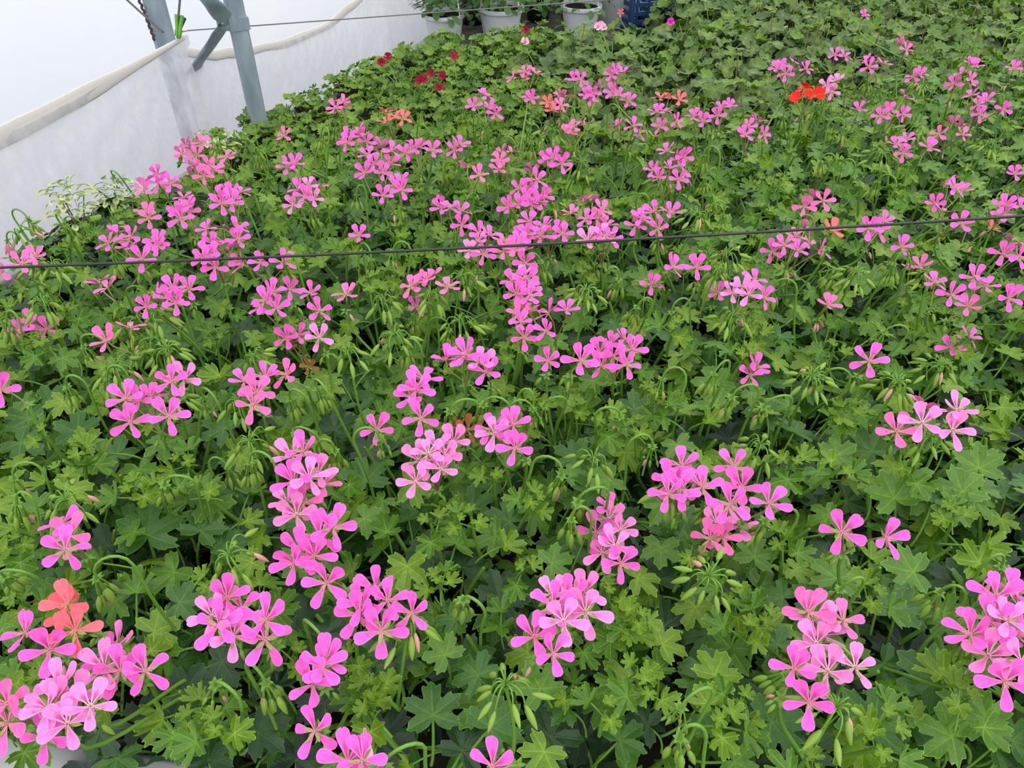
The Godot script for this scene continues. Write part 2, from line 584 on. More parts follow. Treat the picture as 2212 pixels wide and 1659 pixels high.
func shapes() -> void:
	var ax5 := [0.0, 1.0, -1.0, 1.99, -1.99]
	mesh_of.leaf = []
	for k in 5:
		var how := {"cup": [0.10, 0.2, 0.05, 0.28, 0.14][k], "fold": [0.10, 0.13, 0.12, 0.16, 0.2][k], "droop": [0.16, 0.12, 0.2, 0.08, 0.1][k], "wave": [0.05, 0.07, 0.06, 0.05, 0.09][k], "waves": [2.0, 3.0, 2.0, 3.0, 2.0][k], "lobe": 0.5, "crimp": 0.02, "stalk": 2.0}
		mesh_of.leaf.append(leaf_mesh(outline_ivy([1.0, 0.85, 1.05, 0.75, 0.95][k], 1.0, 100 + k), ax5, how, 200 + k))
	mesh_of.young = []
	for k in 3:
		var how := {"cup": [0.55, 0.42, 0.7][k], "fold": [0.3, 0.4, 0.34][k], "droop": 0.1, "wave": 0.08, "waves": 3.0, "lobe": 0.5, "crimp": 0.05, "stalk": 1.6, "pinch": 0.14}
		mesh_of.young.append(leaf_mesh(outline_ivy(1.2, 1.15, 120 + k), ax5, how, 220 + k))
	var ax7 := [0.0, 0.8, -0.8, 1.6, -1.6, 2.4, -2.4]
	mesh_of.round = []
	for k in 4:
		var how := {"cup": [0.3, 0.15, 0.42, 0.22][k], "fold": 0.07, "droop": [0.16, 0.2, 0.05, 0.2][k], "wave": [0.09, 0.12, 0.07, 0.13][k], "waves": [5.0, 4.0, 6.0, 5.0][k], "lobe": 0.4, "crimp": 0.04, "stalk": 1.8, "zone": [0.75, 0.35, 0.0, 0.6][k], "rim": k == 2}
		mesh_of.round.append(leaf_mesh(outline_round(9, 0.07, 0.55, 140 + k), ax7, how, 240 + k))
	mesh_of.oval = []
	for k in 2:
		var pts := []
		for j in 24:
			var a := -PI + TAU * j / 24.0
			var x := sin(a) * 0.42
			var z := 0.62 + cos(a) * 0.62
			pts.append(Vector2(atan2(x, z) if j > 0 else -PI, maxf(Vector2(x, z).length(), 0.03)))
		mesh_of.oval.append(leaf_mesh(pts, [0.0], {"cup": 0.05, "fold": 0.2, "droop": 0.12 + 0.1 * k, "wave": 0.03, "waves": 3.0, "lobe": 0.8, "stalk": 0.6, "rim": false}, 260 + k))
		if k == 0:
			mesh_of.cream = leaf_mesh(pts, [0.0], {"cup": 0.05, "fold": 0.2, "droop": 0.15, "wave": 0.05, "waves": 3.0, "lobe": 0.8, "stalk": 0.6, "cream": true}, 265)
	mesh_of.petal_up = [petal_mesh(0.262, 0.16, 0.16, 0.05, 0.04), petal_mesh(0.245, 0.26, 0.28, -0.15, 0.0), petal_mesh(0.27, 0.02, 0.1, 0.12, 0.05)]
	mesh_of.petal_low = [petal_mesh(0.222, -0.1, 0.1, 0.05, 0.0), petal_mesh(0.235, 0.06, 0.2, -0.1, 0.04), petal_mesh(0.21, -0.2, 0.12, 0.15, 0.02)]
	mesh_of.petal_wide = [petal_mesh(0.46, 0.1, 0.18, 0.05, 0.02)]
	# the green back of a flower: five pointed sepals, the tube behind, a few stamens
	var cal := MB.new()
	for k in 5:
		var a := TAU * (k + 0.5) / 5.0 + 0.2
		blade(cal, Vector3(sin(a) * 0.05, cos(a) * 0.05, -0.04), Vector3(sin(a), cos(a), 0.12).normalized(), Vector3(0, 0, 1), 0.5, 0.075, 0.25)
	cal.tube([Vector3(0, 0, 0.02), Vector3(0, 0, -0.15), Vector3(0, 0, -0.5)], 0.085, 0.05, 6)
	var cm := cal.commit(ArrayMesh.new(), M.sepal)
	var sta := MB.new()
	for k in 5:
		var a := TAU * k / 5.0
		sta.tube([Vector3(0, 0, 0), Vector3(sin(a) * 0.05, cos(a) * 0.05 - 0.03, 0.16), Vector3(sin(a) * 0.1, cos(a) * 0.1 - 0.09, 0.28)], 0.018, 0.014, 4)
	mesh_of.calyx = sta.commit(cm, M.stamen)
	# bud: a spindle of closed sepals
	for nm in ["bud", "bud_pink"]:
		var bb := MB.new()
		bb.lathe([Vector2(0.0, 0.02), Vector2(0.07, -0.03), Vector2(0.15, -0.25), Vector2(0.17, -0.45), Vector2(0.13, -0.7), Vector2(0.06, -0.9), Vector2(0.0, -1.0)], 7)
		mesh_of[nm] = bb.commit(ArrayMesh.new(), M[nm])
	# pot with soil
	var pt := MB.new()
	pt.lathe([Vector2(0.0, 0.0), Vector2(0.04, 0.0), Vector2(0.052, 0.085), Vector2(0.056, 0.086), Vector2(0.057, 0.1), Vector2(0.052, 0.1), Vector2(0.05, 0.088)], 16)
	mesh_of.pot = pt.commit(ArrayMesh.new(), M.pot)
	var so := MB.new()
	so.lathe([Vector2(0.05, 0.088), Vector2(0.03, 0.094), Vector2(0.0, 0.096)], 16)
	mesh_of.soil = so.commit(ArrayMesh.new(), M.soil)
	# main stems from the soil up into the leaves
	mesh_of.stem = []
	for k in 3:
		var sm := MB.new()
		sm.tube(bez(Vector3(0.005, 0.09, 0), Vector3(0.02, 0.14, 0.01), Vector3(0.03 + 0.015 * k, 0.17, 0.01 * k), Vector3(0.05 + 0.01 * k, 0.215 + 0.01 * k, 0.0), 6), 0.0032, 0.002, 6)
		mesh_of.stem.append(sm.commit(ArrayMesh.new(), M.stalk))
	for k in 7:
		proto_cluster.append(make_cluster(k))
	for k in 3:
		proto_shoot.append(make_shoot(k))


# a head of closed buds: stalk with pointed bracts at its end, the buds hanging from thin stalks. Base at the origin.
func make_cluster(k: int) -> Node3D:
	var b := MB.new()
	var br := MB.new()
	var crook := k < 4
	var top := 0.105
	var node: Vector3
	if crook:
		var w: float = [0.022, 0.03, 0.018, 0.026][k]
		node = Vector3(w, top - 0.012, 0.004)
		b.tube(bez(Vector3.ZERO, Vector3(0.004, top * 0.5, 0), Vector3(0, top * 0.8, 0), Vector3(0, top - 0.012, 0), 5) + bez(Vector3(0, top - 0.010, 0), Vector3(0.001, top + 0.012, 0.001), Vector3(w * 0.95, top + 0.014, 0.003), node, 7), 0.0016, 0.0013, 6)
	else:
		node = Vector3(0.01, top, 0.0)
		b.tube(bez(Vector3.ZERO, Vector3(-0.004, top * 0.4, 0), Vector3(0.004, top * 0.7, 0.0), node, 7), 0.0017, 0.0013, 6)
	for j in 6:
		var a := TAU * j / 6.0 + 0.3 * k
		var d := Vector3(cos(a), 0.25 if not crook else 0.1, sin(a)).normalized()
		blade(br, node, d, Vector3.UP, R(0.005, 0.0085), 0.0017, R(-0.4, 0.2))
	var o := MeshInstance3D.new()
	var n := [9, 8, 11, 6, 8, 9, 11][k] as int
	var hang := []
	for j in n:
		var a := TAU * j / n + R(-0.3, 0.3)
		var spread := R(0.002, 0.008) if crook else R(0.009, 0.021)
		var drop := R(0.010, 0.019) if crook else R(-0.002, 0.010)
		var out := Vector3(cos(a) * spread, 0, sin(a) * spread)
		var e := node + out + Vector3(0, -drop, 0)
		var lift := 0.002 if crook else R(0.008, 0.016)
		b.tube(bez(node, node + out * 0.4 + Vector3(0, lift, 0), e + Vector3(0, lift, 0) - out * 0.1, e, 5), 0.0008, 0.0007, 4)
		hang.append([e, Vector3(out.x * R(0.3, 0.9), -0.012 if crook else R(-0.014, -0.004), out.z * R(0.3, 0.9))])
	var mesh := br.commit(b.commit(ArrayMesh.new(), M.stalk), M.bract)
	o.mesh = mesh
	o.name = "bud_head"
	for q in hang:
		var u := MeshInstance3D.new()
		u.name = "bud"
		u.mesh = mesh_of.bud_pink if R(0, 1) < 0.07 else mesh_of.bud
		var y: Vector3 = -q[1].normalized()
		var x := y.cross(Vector3(0.2, 0.1, 1)).normalized()
		var len := R(0.015, 0.0205) if k != 3 else R(0.009, 0.012)
		u.transform = Transform3D(Basis(x * len * 0.86, y * len, x.cross(y) * len * 0.86), q[0])
		o.add_child(u, true)
	return o


# the tip of a shoot: bright young leaves folded round each other. Base at the origin.
func make_shoot(k: int) -> Node3D:
	var o := MeshInstance3D.new()
	o.name = "shoot_tip"
	var b := MB.new()
	b.tube(bez(Vector3(-0.004, -0.06, 0), Vector3(0, -0.03, 0), Vector3(0, -0.01, 0), Vector3(0, 0.004, 0), 4), 0.002, 0.0014, 6)
	var br := MB.new()
	for j in 5:
		var a := j * 2.4 + k
		blade(br, Vector3(0, 0.002, 0), Vector3(cos(a) * 0.5, 0.8, sin(a) * 0.5).normalized(), Vector3(-cos(a), 0.6, -sin(a)), 0.007, 0.0018, 0.1)
	o.mesh = br.commit(b.commit(ArrayMesh.new(), M.stalk), M.bract)
	var n := [4, 5, 3][k] as int
	for j in n:
		var a := j * 2.39996 + k
		var s := lerpf(0.0075, 0.0178, float(j) / (n - 1)) * R(0.9, 1.1)
		var tilt := lerpf(0.35, 0.75, float(j) / (n - 1))
		var out := Vector3(cos(a), 0, sin(a))
		var nrm := (Vector3.UP * cos(tilt) - out * 0.15 + out * sin(tilt) * 0.9).normalized()
		var y := Vector3.UP * lerpf(0.008, -0.004, float(j) / (n - 1))
		var l := leaf_node(out * lerpf(0.003, 0.016, float(j) / (n - 1)) + y, nrm, out, s, mesh_of.young[j % 3], M.leaf[0 if j < n - 1 else 1])
		l.name = "young_leaf"
		o.add_child(l, true)
	return o


func leaf_node(at: Vector3, nrm: Vector3, mid: Vector3, s: float, mesh: Mesh, mt: Material) -> MeshInstance3D:
	var z := mid - nrm * mid.dot(nrm)
	if z.length() < 0.05:
		z = nrm.cross(Vector3(1, 0.2, 0.3))
	z = z.normalized()
	var x := nrm.cross(z)
	var o := MeshInstance3D.new()
	o.name = "leaf"
	o.mesh = mesh
	o.set_surface_override_material(0, mt)
	o.transform = Transform3D(Basis(x * s, nrm * s, z * s), at)
	return o


# ---------------------------------------------------------------- the setting
func struct(called: String, mesh: Mesh) -> MeshInstance3D:
	var o := obj(called, mesh)
	o.set_meta("kind", "structure")
	return o


func sheet(fn: Callable, nu: int, nv: int, uvs: Vector2) -> MB:
	var b := MB.new()
	for j in nv + 1:
		for i in nu + 1:
			var u := float(i) / nu
			var v := float(j) / nv
			b.p(fn.call(u, v), Color.WHITE, Vector2(u, v) * uvs)
	for j in nv:
		for i in nu:
			var a := j * (nu + 1) + i
			b.quad(a, a + 1, a + nu + 2, a + nu + 1)
	return b


func setting() -> void:
	var fl := MB.new()
	fl.box(Vector3(-4, -0.1, -8), Vector3(6, 0, 3))
	var o := struct("floor", fl.commit(ArrayMesh.new(), M.earth))
	tag(o, "bare grey-brown earth floor under the growing bench", "floor")
	# outer skin of the tunnel behind the fleece
	var wave := func(u: float, v: float) -> Vector3:
		var t := lerpf(-3.0, 7.0, u)
		return side(1.35 + 0.015 * sin(t * 5.0) + 0.10 * v * v, t, v * 3.4)
	o = struct("wall_left", sheet(wave, 80, 12, Vector2(4, 1.3)).commit(ArrayMesh.new(), M.film))
	tag(o, "milky white plastic film wall of the tunnel behind the fleece curtains", "wall")


func beds() -> void:
	# the bench: a slab with a grey metal rim, its left edge along the fleece, its front edge below the camera
	var bench := thing("growing_bench", Vector3(0, 0, 0), "long grey growing bench with a pale metal rim, carrying all the potted geraniums", "bench")
	var a := Vector3(-0.94, 0, -front_of(-0.94) - 0.0)
	var corners := [a, Vector3(1.6, 0, -front_of(1.6)), Vector3(3.2, 0, -2.0), Vector3(3.2, 0, -4.6), side(0.5, 4.2, 0), side(0.5, 0.1, 0)]
	for k in corners.size():
		corners[k].y = 0.0
	var slab := MB.new()
	var top := []
	var low := []
	for c in corners:
		top.append(slab.p(c + Vector3(0, BENCH, 0)))
		low.append(slab.p(c + Vector3(0, BENCH - 0.03, 0)))
	for k in range(1, corners.size() - 1):
		slab.tri(top[0], top[k + 1], top[k])
		slab.tri(low[0], low[k], low[k + 1])
	obj("bench_top", slab.commit(ArrayMesh.new(), M.bench_mat), bench)
	var names := ["front_rim", "side_rim", "side_rim", "back_rim", "side_rim", "side_rim"]
	for k in corners.size():
		var p: Vector3 = corners[k]
		var q: Vector3 = corners[(k + 1) % corners.size()]
		var out := (q - p).normalized().cross(Vector3.UP) * (1.0 if (q - p).normalized().cross(Vector3.UP).dot((p + q) / 2 - Vector3(0.7, 0, -2)) > 0 else -1.0)
		var rim := MB.new()
		var hi := 0.092 if k == 0 else 0.012
		var sec := [Vector2(-0.004, 0.0), Vector2(-0.004, hi - 0.005), Vector2(0.004, hi), Vector2(0.026, hi - 0.006), Vector2(0.031, hi - 0.012), Vector2(0.033, -0.07), Vector2(0.0, -0.07)]
		var rows := []
		for e in [p, q]:
			var row := []
			for s in sec:
				row.append(rim.p(e + out * s.x + Vector3(0, BENCH + s.y, 0)))
			rows.append(row)
		for s in sec.size():
			var s2 := (s + 1) % sec.size()
			rim.quad(rows[0][s], rows[1][s], rows[1][s2], rows[0][s2])
		obj(names[k], rim.commit(ArrayMesh.new(), M.bench), bench)
	for q in [Vector3(-0.8, 0, -0.6), Vector3(1.4, 0, -0.4), Vector3(3.0, 0, -2.2), Vector3(3.0, 0, -4.4), side(0.35, 3.9, 0), side(0.35, 1.5, 0), Vector3(1.0, 0, -2.4)]:
		var lg := MB.new()
		lg.box(Vector3(-0.025, 0, -0.025) + q, Vector3(0.025, BENCH - 0.03, 0.025) + q)
		obj("leg", lg.commit(ArrayMesh.new(), M.zinc), bench)
	# the plants: rows along the front edge of the bench
	for row in 17:
		for c in range(-14, 24):
			var x := c * 0.128 + (0.064 if row % 2 else 0.0) + R(-0.014, 0.014)
			var d := front_of(x) + 0.062 + row * 0.112 + R(-0.012, 0.012)
			var crown := Vector3(x, 0.86, -d)
			var px := pixel(crown)
			if px.x < -110 or px.x > W + 110 or px.y < -60:
				continue
			var e := (Vector2(x + 0.669, d - 0.864)).dot(Vector2(-0.914, 0.405))
			if e > 0.33 or (e > 0.05 and row < 3):
				continue
			if d > 1.50 + maxf(0.0, x - 0.25) * 0.55:
				continue
			plants.append({"x": x, "d": d, "row": row, "kind": "ivy", "flowers": {}, "n": 0, "px": px, "edge": e})
	for row in 12:
		for c in range(-8, 22):
			var x := c * 0.15 + (0.075 if row % 2 else 0.0) + R(-0.02, 0.02)
			var d := 1.60 + row * 0.135 + R(-0.02, 0.02)
			if d < 1.50 + maxf(0.0, x - 0.25) * 0.55 + 0.09:
				continue
			var px := pixel(Vector3(x, 0.74, -d))
			if px.x < -60 or px.x > W + 90 or px.y < -70:
				continue
			var e := (Vector2(x + 0.669, d - 0.864)).dot(Vector2(-0.914, 0.405))
			if e > 0.36 or (x < 0.55 and d > 2.66):
				continue
			plants.append({"x": x, "d": d, "row": row, "kind": "regal" if x < 0.06 + 0.05 * sin(row * 2.1) else "zonal", "flowers": {}, "n": 0, "px": px, "edge": e})
	for q in plants:
		var called: String = {"ivy": "ivy_geranium", "zonal": "zonal_geranium", "regal": "small_leaved_geranium"}[q.kind]
		var o := thing(called, Vector3(q.x, BENCH, -q.d))
		q.node = o
		obj("soil", mesh_of.soil, obj("pot", mesh_of.pot, o))
		q.top = (0.862 if q.kind == "ivy" else 0.775 if q.kind == "zonal" else 0.765) + R(-0.016, 0.016)
		q.base_top = 0.862 - 0.38 * maxf(0.0, q.edge + 0.02)
		q.top -= (0.38 if q.kind == "ivy" else 0.12) * maxf(0.0, q.edge + 0.02)


func nearest(p: Vector3, kind := "ivy") -> Dictionary:
	var best := {}
	var bd := 1e9
	for q in plants:
		if q.kind != kind:
			continue
		var d := Vector2(q.x - p.x, q.d + p.z).length()
		if d < bd:
			bd = d
			best = q
	return best


# the point of that pixel's ray that lies so far above the crown of the plant under it
func above(px: float, py: float, up: float) -> Vector3:
	var y := 0.862 + up
	for k in 3:
		var q := nearest(at_y(px, py, y))
		y = q.base_top + up
	return at_y(px, py, y)


# ---------------------------------------------------------------- flowers
func flower(pl: Node3D, at: Vector3, face: Vector3, up: Vector3, size: float, kind: String) -> void:
	var z := face.normalized()
	var y := (up - z * up.dot(z)).normalized()
	var x := y.cross(z)
	var f := obj("flower", mesh_of.calyx, pl)
	f.transform = Transform3D(Basis(x * size, y * size, z * size), at - pl.position)
	var wide: bool = kind in ["crimson", "magenta", "blush", "red"]
	var mats: Array = M.petal[kind]
	var open := R(0.05, 0.42) if not wide else R(0.2, 0.45)
	var angles := [0.52, -0.55, 1.72, -1.76, 3.14] if not wide else [0.6, -0.6, 1.85, -1.85, 3.14]
	for k in 5:
		var p := MeshInstance3D.new()
		p.name = "petal"
		var set_: Array = mesh_of.petal_wide if wide else mesh_of.petal_up if k < 2 else mesh_of.petal_low
		p.mesh = set_[rng.randi() % set_.size()]
		p.material_override = mats[0] if k < 2 or mats.size() == 1 else mats[1]
		var a: float = angles[k] + R(-0.13, 0.13)
		var tip := open + R(-0.14, 0.14) + (0.12 if k < 2 else 0.0)
		var s := R(0.92, 1.08) * (1.0 if k < 2 else 0.97)
		var b := Basis(Vector3(0, 0, 1), -a) * Basis(Vector3(1, 0, 0), tip) * Basis(Vector3(0, 1, 0), R(-0.3, 0.3))
		p.transform = Transform3D(b * s, b * Vector3(0, 0.05, 0))
		f.add_child(p, true)


# a head of open flowers, from where each flower shows in the photograph
func head(xy: Array, kind := "pink", lift := 0.0, facing := 0.0, size := 0.0196) -> void:
	var ps := []
	var mean := Vector3.ZERO
	for k in range(0, xy.size(), 2):
		var p := above(xy[k], xy[k + 1], 0.063 + lift + R(-0.008, 0.012))
		ps.append(p)
		mean += p
	mean /= ps.size()
	var q := nearest(mean + Vector3(R(-0.02, 0.02), 0, -0.03 + R(-0.03, 0.02)))
	var pl: Node3D = q.node
	var cam := (EYE - mean).normalized()
	var node := mean + Vector3(R(-0.006, 0.006), -0.030 - 0.004 * minf(ps.size(), 5), -0.010)
	if ps.size() == 1:
		node += Vector3(R(-0.012, 0.012), 0, -0.006)
	var kinds := kind.split("+")
	var stalk := MB.new()
	var foot := pl.position + Vector3(R(-0.02, 0.02), 0.14, R(-0.02, 0.02))
	stalk.tube(bez(foot, foot.lerp(node, 0.4) + Vector3(R(-0.008, 0.008), 0.03, 0), node - Vector3(0, 0.05, 0), node, 8), 0.0021, 0.0016, 6)
	var green := MB.new()
	for j in 6:
		var a := TAU * j / 6.0
		blade(green, node, Vector3(cos(a), R(-0.5, 0.3), sin(a)).normalized(), Vector3.UP, R(0.006, 0.01), 0.0017, R(-0.3, 0.3))
	var pedi := MB.new()
	for k in ps.size():
		var p: Vector3 = ps[k]
		var out := (p - node).normalized()
		var face := (out * 1.05 + cam * ((0.5 if depth(p) < 0.85 else 0.28) - facing) + Vector3.UP * (0.08 + facing) + Vector3(R(-0.42, 0.42), R(-0.3, 0.25), R(-0.4, 0.4))).normalized()
		var up := Vector3(R(-0.35, 0.35), 1.0, -0.35 + R(-0.2, 0.2)) + out * 0.35
		var kd: String = kinds[k % kinds.size()]
		var s := size * R(0.87, 1.08) * (1.0 if depth(p) < 0.85 else 0.89)
		flower(pl, p, face, up, s, kd)
		q.flowers[kd] = q.flowers.get(kd, 0) + 1
		q.n += 1
		var back := p - face * s * 0.5
		pedi.tube(bez(node, node.lerp(back, 0.4) + Vector3(0, 0.006, 0), back - face * 0.008, back, 5), 0.0009, 0.0009, 5)
	var mesh := stalk.commit(ArrayMesh.new(), M.stalk)
	green.commit(mesh, M.bract)
	pedi.commit(mesh, M.stalk_red if R(0, 1) < 0.45 else M.sepal)
	var o := obj("flower_stalk", mesh, pl)
	o.position = -pl.position
	# buds still closed, hanging under the open flowers
	var nb := rng.randi_range(1, 4)
	for k in nb:
		var a := R(0, TAU)
		var u := obj("bud", mesh_of.bud_pink if R(0, 1) < 0.15 else mesh_of.bud, pl)
		var y := Vector3(-cos(a) * 0.6, 1.0, -sin(a) * 0.6).normalized()
		var x := y.cross(Vector3(0.2, 0.1, 1)).normalized()
		var len := R(0.010, 0.0145)
		u.transform = Transform3D(Basis(x * len, y * len, x.cross(y) * len), node - pl.position + Vector3(cos(a) * 0.006, -0.003, sin(a) * 0.006))


func flower_heads() -> void:
	# along the fleece
	head([400, 312, 418, 318, 437, 310, 393, 332, 425, 335], "rose", -0.01, 0.3)
	head([427, 364, 452, 358, 462, 367, 410, 378, 440, 380], "rose")
	head([490, 340], "rose", 0.0, 0.3)
	head([340, 377, 342, 396, 369, 397])
	head([310, 399, 312, 410], "rose", 0.0, 0.3)
	head([316, 460, 322, 472], "rose", -0.02)
	head([396, 428, 404, 443, 383, 459, 408, 457, 390, 472])
	head([489, 408, 500, 421, 520, 415, 475, 424, 500, 437, 478, 440])
	head([620, 361, 636, 354], "pink", 0.0, 0.3)
	head([645, 411, 665, 402, 687, 402, 633, 443, 658, 424, 677, 430], "pink+pale")
	head([614, 294], "rose", 0.0, 0.3)
	head([22, 555, 47, 571, 76, 555], "rose", 0.01, 0.4)
	head([2, 590], "rose")
	head([253, 504, 234, 525, 275, 533, 307, 560, 282, 511])
	head([339, 522, 342, 533])
	head([446, 495, 484, 492, 513, 492, 513, 517, 459, 527])
	head([487, 527, 449, 549, 494, 541, 440, 561, 465, 577])
	head([522, 571, 563, 568, 611, 567])
	head([215, 612, 232, 622], "rose", 0.0, 0.7)
	head([316, 663, 335, 634, 364, 646, 373, 622, 380, 655])
	head([408, 625], "pink", 0.0, 0.4)
	head([566, 665, 597, 666, 589, 631, 573, 650])
	head([627, 625], "pink", -0.03)
	head([671, 634, 690, 672], "pink", 0.0, 0.3)
	head([690, 730], "pale", 0.0, 0.3)
	head([282, 708, 231, 737], "rose", 0.01, 0.6)
	head([41, 713, 65, 699, 101, 712], "pink", -0.045)
	head([370, 824, 399, 818], "pink+pale")
	head([304, 866, 272, 862, 326, 860, 364, 900, 282, 912])
	head([528, 824, 554, 849, 573, 815, 546, 876], "pink+rose", 0.0, 0.2)
	head([617, 810], "rose", 0.0, 0.6)
	head([620, 731, 645, 724], "pink", -0.04)
	head([630, 746, 668, 792], "dry", -0.05, 0.2, 0.014)
	head([2, 843], "pink")
	# the middle of the bed, behind the black wire
	head([744, 234, 725, 234, 741, 220], "rose", 0.0, 0.3)
	head([836, 244, 855, 253, 871, 256, 833, 263], "salmon", 0.0, 0.5)
	head([751, 297, 773, 282, 782, 294, 749, 308, 792, 307])
	head([795, 335, 827, 320, 846, 326, 808, 354, 842, 354, 789, 374, 827, 374])
	head([890, 322, 877, 331, 906, 318, 934, 325, 898, 308])
	head([982, 325, 994, 313])
	head([865, 392, 868, 411, 851, 402])
	head([827, 423], "pink", -0.01)
	head([1010, 364, 1035, 379], "rose", 0.0, 0.6)
	head([1080, 348, 1083, 329, 1105, 329, 1077, 366], "rose", 0.0, 0.4)
	head([1023, 230, 1051, 206, 1058, 236, 1070, 246])
	head([1134, 155, 1137, 168, 1156, 158, 1108, 168], "rose", 0.0, 0.4)
	head([1238, 171, 1254, 173], "pink")
	head([1330, 153, 1320, 163, 1346, 157])
	head([1184, 222, 1196, 238], "salmon")
	head([1206, 206, 1219, 210, 1212, 228], "rose", 0.0, 0.5)
	head([1266, 206, 1282, 202, 1298, 192, 1276, 214])
	head([1323, 199, 1358, 218, 1338, 206])
	head([1143, 211, 1150, 213], "pink", -0.02)
	head([1238, 275, 1232, 288, 1263, 268], "rose", 0.0, 0.4)
	head([1333, 272, 1380, 287, 1368, 272], "pink", 0.0, 0.3)
	head([1194, 342, 1213, 354, 1181, 344, 1204, 330])
	head([1159, 389, 1121, 408, 1139, 410, 1175, 424, 1152, 370])
	head([1121, 442, 1149, 443, 1099, 448, 1136, 428, 1160, 436])
	head([940, 437, 953, 449], "pink", -0.06)
	head([972, 449, 994, 456, 997, 486])
	head([776, 508])
	head([1035, 504, 1032, 522, 1045, 549, 1013, 542, 1058, 508], "pink+pale")
	head([1092, 523, 1089, 543, 1111, 540], "rose", 0.0, 0.4)
	head([1130, 540, 1134, 568, 1118, 522])
	head([1137, 508, 1143, 479, 1124, 512, 1160, 515], "pink", -0.01)
	head([1175, 489, 1203, 498, 1168, 510, 1215, 506])
	head([1232, 462], "rose", 0.0, 0.5)
	head([1260, 435, 1279, 437, 1289, 472, 1266, 474, 1300, 455], "rose+pink", 0.0, 0.3)
	head([1285, 517, 1308, 511, 1322, 517, 1270, 520, 1311, 487], "pink+pale", 0.0, 0.5)
	head([1387, 472, 1374, 487])
	head([922, 605, 928, 596, 903, 611, 969, 620, 887, 620], "rose", 0.0, 0.5)
	head([899, 662], "pink", -0.04)
	head([747, 637], "rose", 0.01, 0.7)
	head([1137, 603, 1124, 597, 1108, 608, 1143, 624], "pink+pale")
	head([1115, 636, 1145, 639])
	head([1127, 665, 1148, 671, 1120, 680], "rose", -0.02, 0.3)
	head([1124, 696, 1132, 729])
	head([1184, 677, 1224, 671, 1180, 715])
	head([1184, 779])
	head([1254, 779])
	head([1295, 761, 1317, 742, 1349, 734, 1365, 756, 1355, 788, 1298, 790, 1324, 770])
	head([963, 778, 994, 772, 1006, 766, 1035, 782], "pink+pale", 0.0, 0.5)
	head([1050, 804], "pink", 0.0, 0.2)
	head([899, 842, 915, 818, 887, 858], "pink", 0.0, 0.3)
	head([909, 904], "pink")
	head([1060, 928, 1069, 938, 1108, 918], "pink+pale", -0.01, 0.2)
	head([1113, 968], "pink", -0.02)
	head([814, 928], "pink", -0.03, 0.3)
	head([632, 986, 654, 976, 668, 1032, 633, 1041, 687, 1022], "pale+pink", -0.01)
	head([622, 1084, 654, 1087, 641, 1112, 700, 1046], "pale+rose", -0.02, 0.2)
	head([953, 1014, 925, 981, 942, 970, 904, 995, 898, 1041], "pale", -0.02)
	head([980, 954, 961, 984], "pale", -0.02)
	head([985, 926, 1010, 928], "dry", -0.04, 0.3, 0.015)
	# right half, behind the wire
	head([1868, 33], "pink", -0.06)
	head([1690, 143, 1716, 136, 1741, 149, 1679, 149, 1697, 159])
	head([1804, 119, 1826, 122])
	head([1870, 132, 1896, 128, 1910, 138, 1877, 145], "rose+pink", 0.0, 0.3)
	head([1947, 97, 1965, 99, 1958, 108], "rose", 0.0, 0.6)
	head([1987, 162, 1973, 167])
	head([2097, 138, 2107, 143], "pink", 0.0, 0.4)
	head([2075, 161, 2097, 173, 2061, 181])
	head([2097, 206, 2130, 218, 2141, 203, 2116, 247, 2167, 236, 2112, 228])
	head([2057, 268, 2079, 272, 2028, 291, 2079, 291], "rose", -0.03, 0.5)
	head([2189, 148, 2200, 140], "pink", 0.0, 0.4)
	head([1730, 198, 1760, 194, 1719, 213, 1745, 209, 1767, 205, 1738, 190], "red", -0.01, 0.3, 0.016)
	head([1785, 185, 1796, 198, 1807, 174], "pale")
	head([1427, 211, 1444, 213, 1467, 215], "salmon", 0.0, 0.5)
	head([1418, 242, 1440, 240, 1462, 262, 1426, 273])
	head([1499, 250, 1517, 262])
	head([1550, 250, 1558, 232, 1576, 229])
	head([1617, 274, 1635, 261, 1650, 291, 1609, 291])
	head([1855, 237], "pink", -0.01, 0.3)
	head([1914, 230, 1921, 240, 1954, 211, 1903, 251, 1950, 247])
	head([1958, 301, 1951, 331, 1936, 312])
	head([2006, 320])
	head([1440, 327, 1477, 339, 1462, 345])
	head([1422, 384, 1466, 387, 1448, 364, 1411, 368, 1480, 380])
	head([2046, 396, 2064, 408, 2075, 413, 2020, 440])
	head([2039, 457, 2075, 483])
	head([2171, 444, 2167, 462, 2204, 446])
	head([1756, 426, 1778, 434, 1738, 446], "rose", -0.03)
	head([1719, 511, 1741, 494, 1749, 527, 1723, 541, 1694, 530], "rose+pink", 0.0, 0.3)
	head([1774, 541, 1668, 544], "pink", -0.02)
	head([1800, 500], "salmon", 0.02, 0.6)
	head([1896, 498, 1910, 479, 1876, 494])
	head([1947, 534])
	head([2167, 549, 2186, 520, 2200, 556])
	head([1415, 457, 1448, 461, 1422, 494])
	head([1453, 578])
	head([1505, 578])
	head([1602, 620, 1631, 606, 1617, 637, 1650, 644, 1582, 635], "pale+pink")
	head([1552, 633], "pink", -0.05)
	head([1407, 615], "pink", -0.05)
	head([1987, 575, 1973, 578], "rose", -0.04, 0.4)
	head([2020, 611, 2055, 637])
	head([2105, 600, 2130, 618, 2178, 644])
	head([2090, 663], "rose", -0.02)
	head([1789, 659], "rose", -0.04)
	head([1877, 780], "pink", 0.01, 0.2)
	head([1635, 795, 1620, 810], "pink", -0.06)
	head([2053, 751, 2094, 729], "pink", -0.06)
	head([2192, 376], "pink", -0.02)
	head([2140, 494], "salmon", -0.03, 0.3)
	# the near part of the bed
	head([2057, 929, 1992, 914], "pale", 0.01)
	head([2068, 886], "pale", 0.01, 0.8)
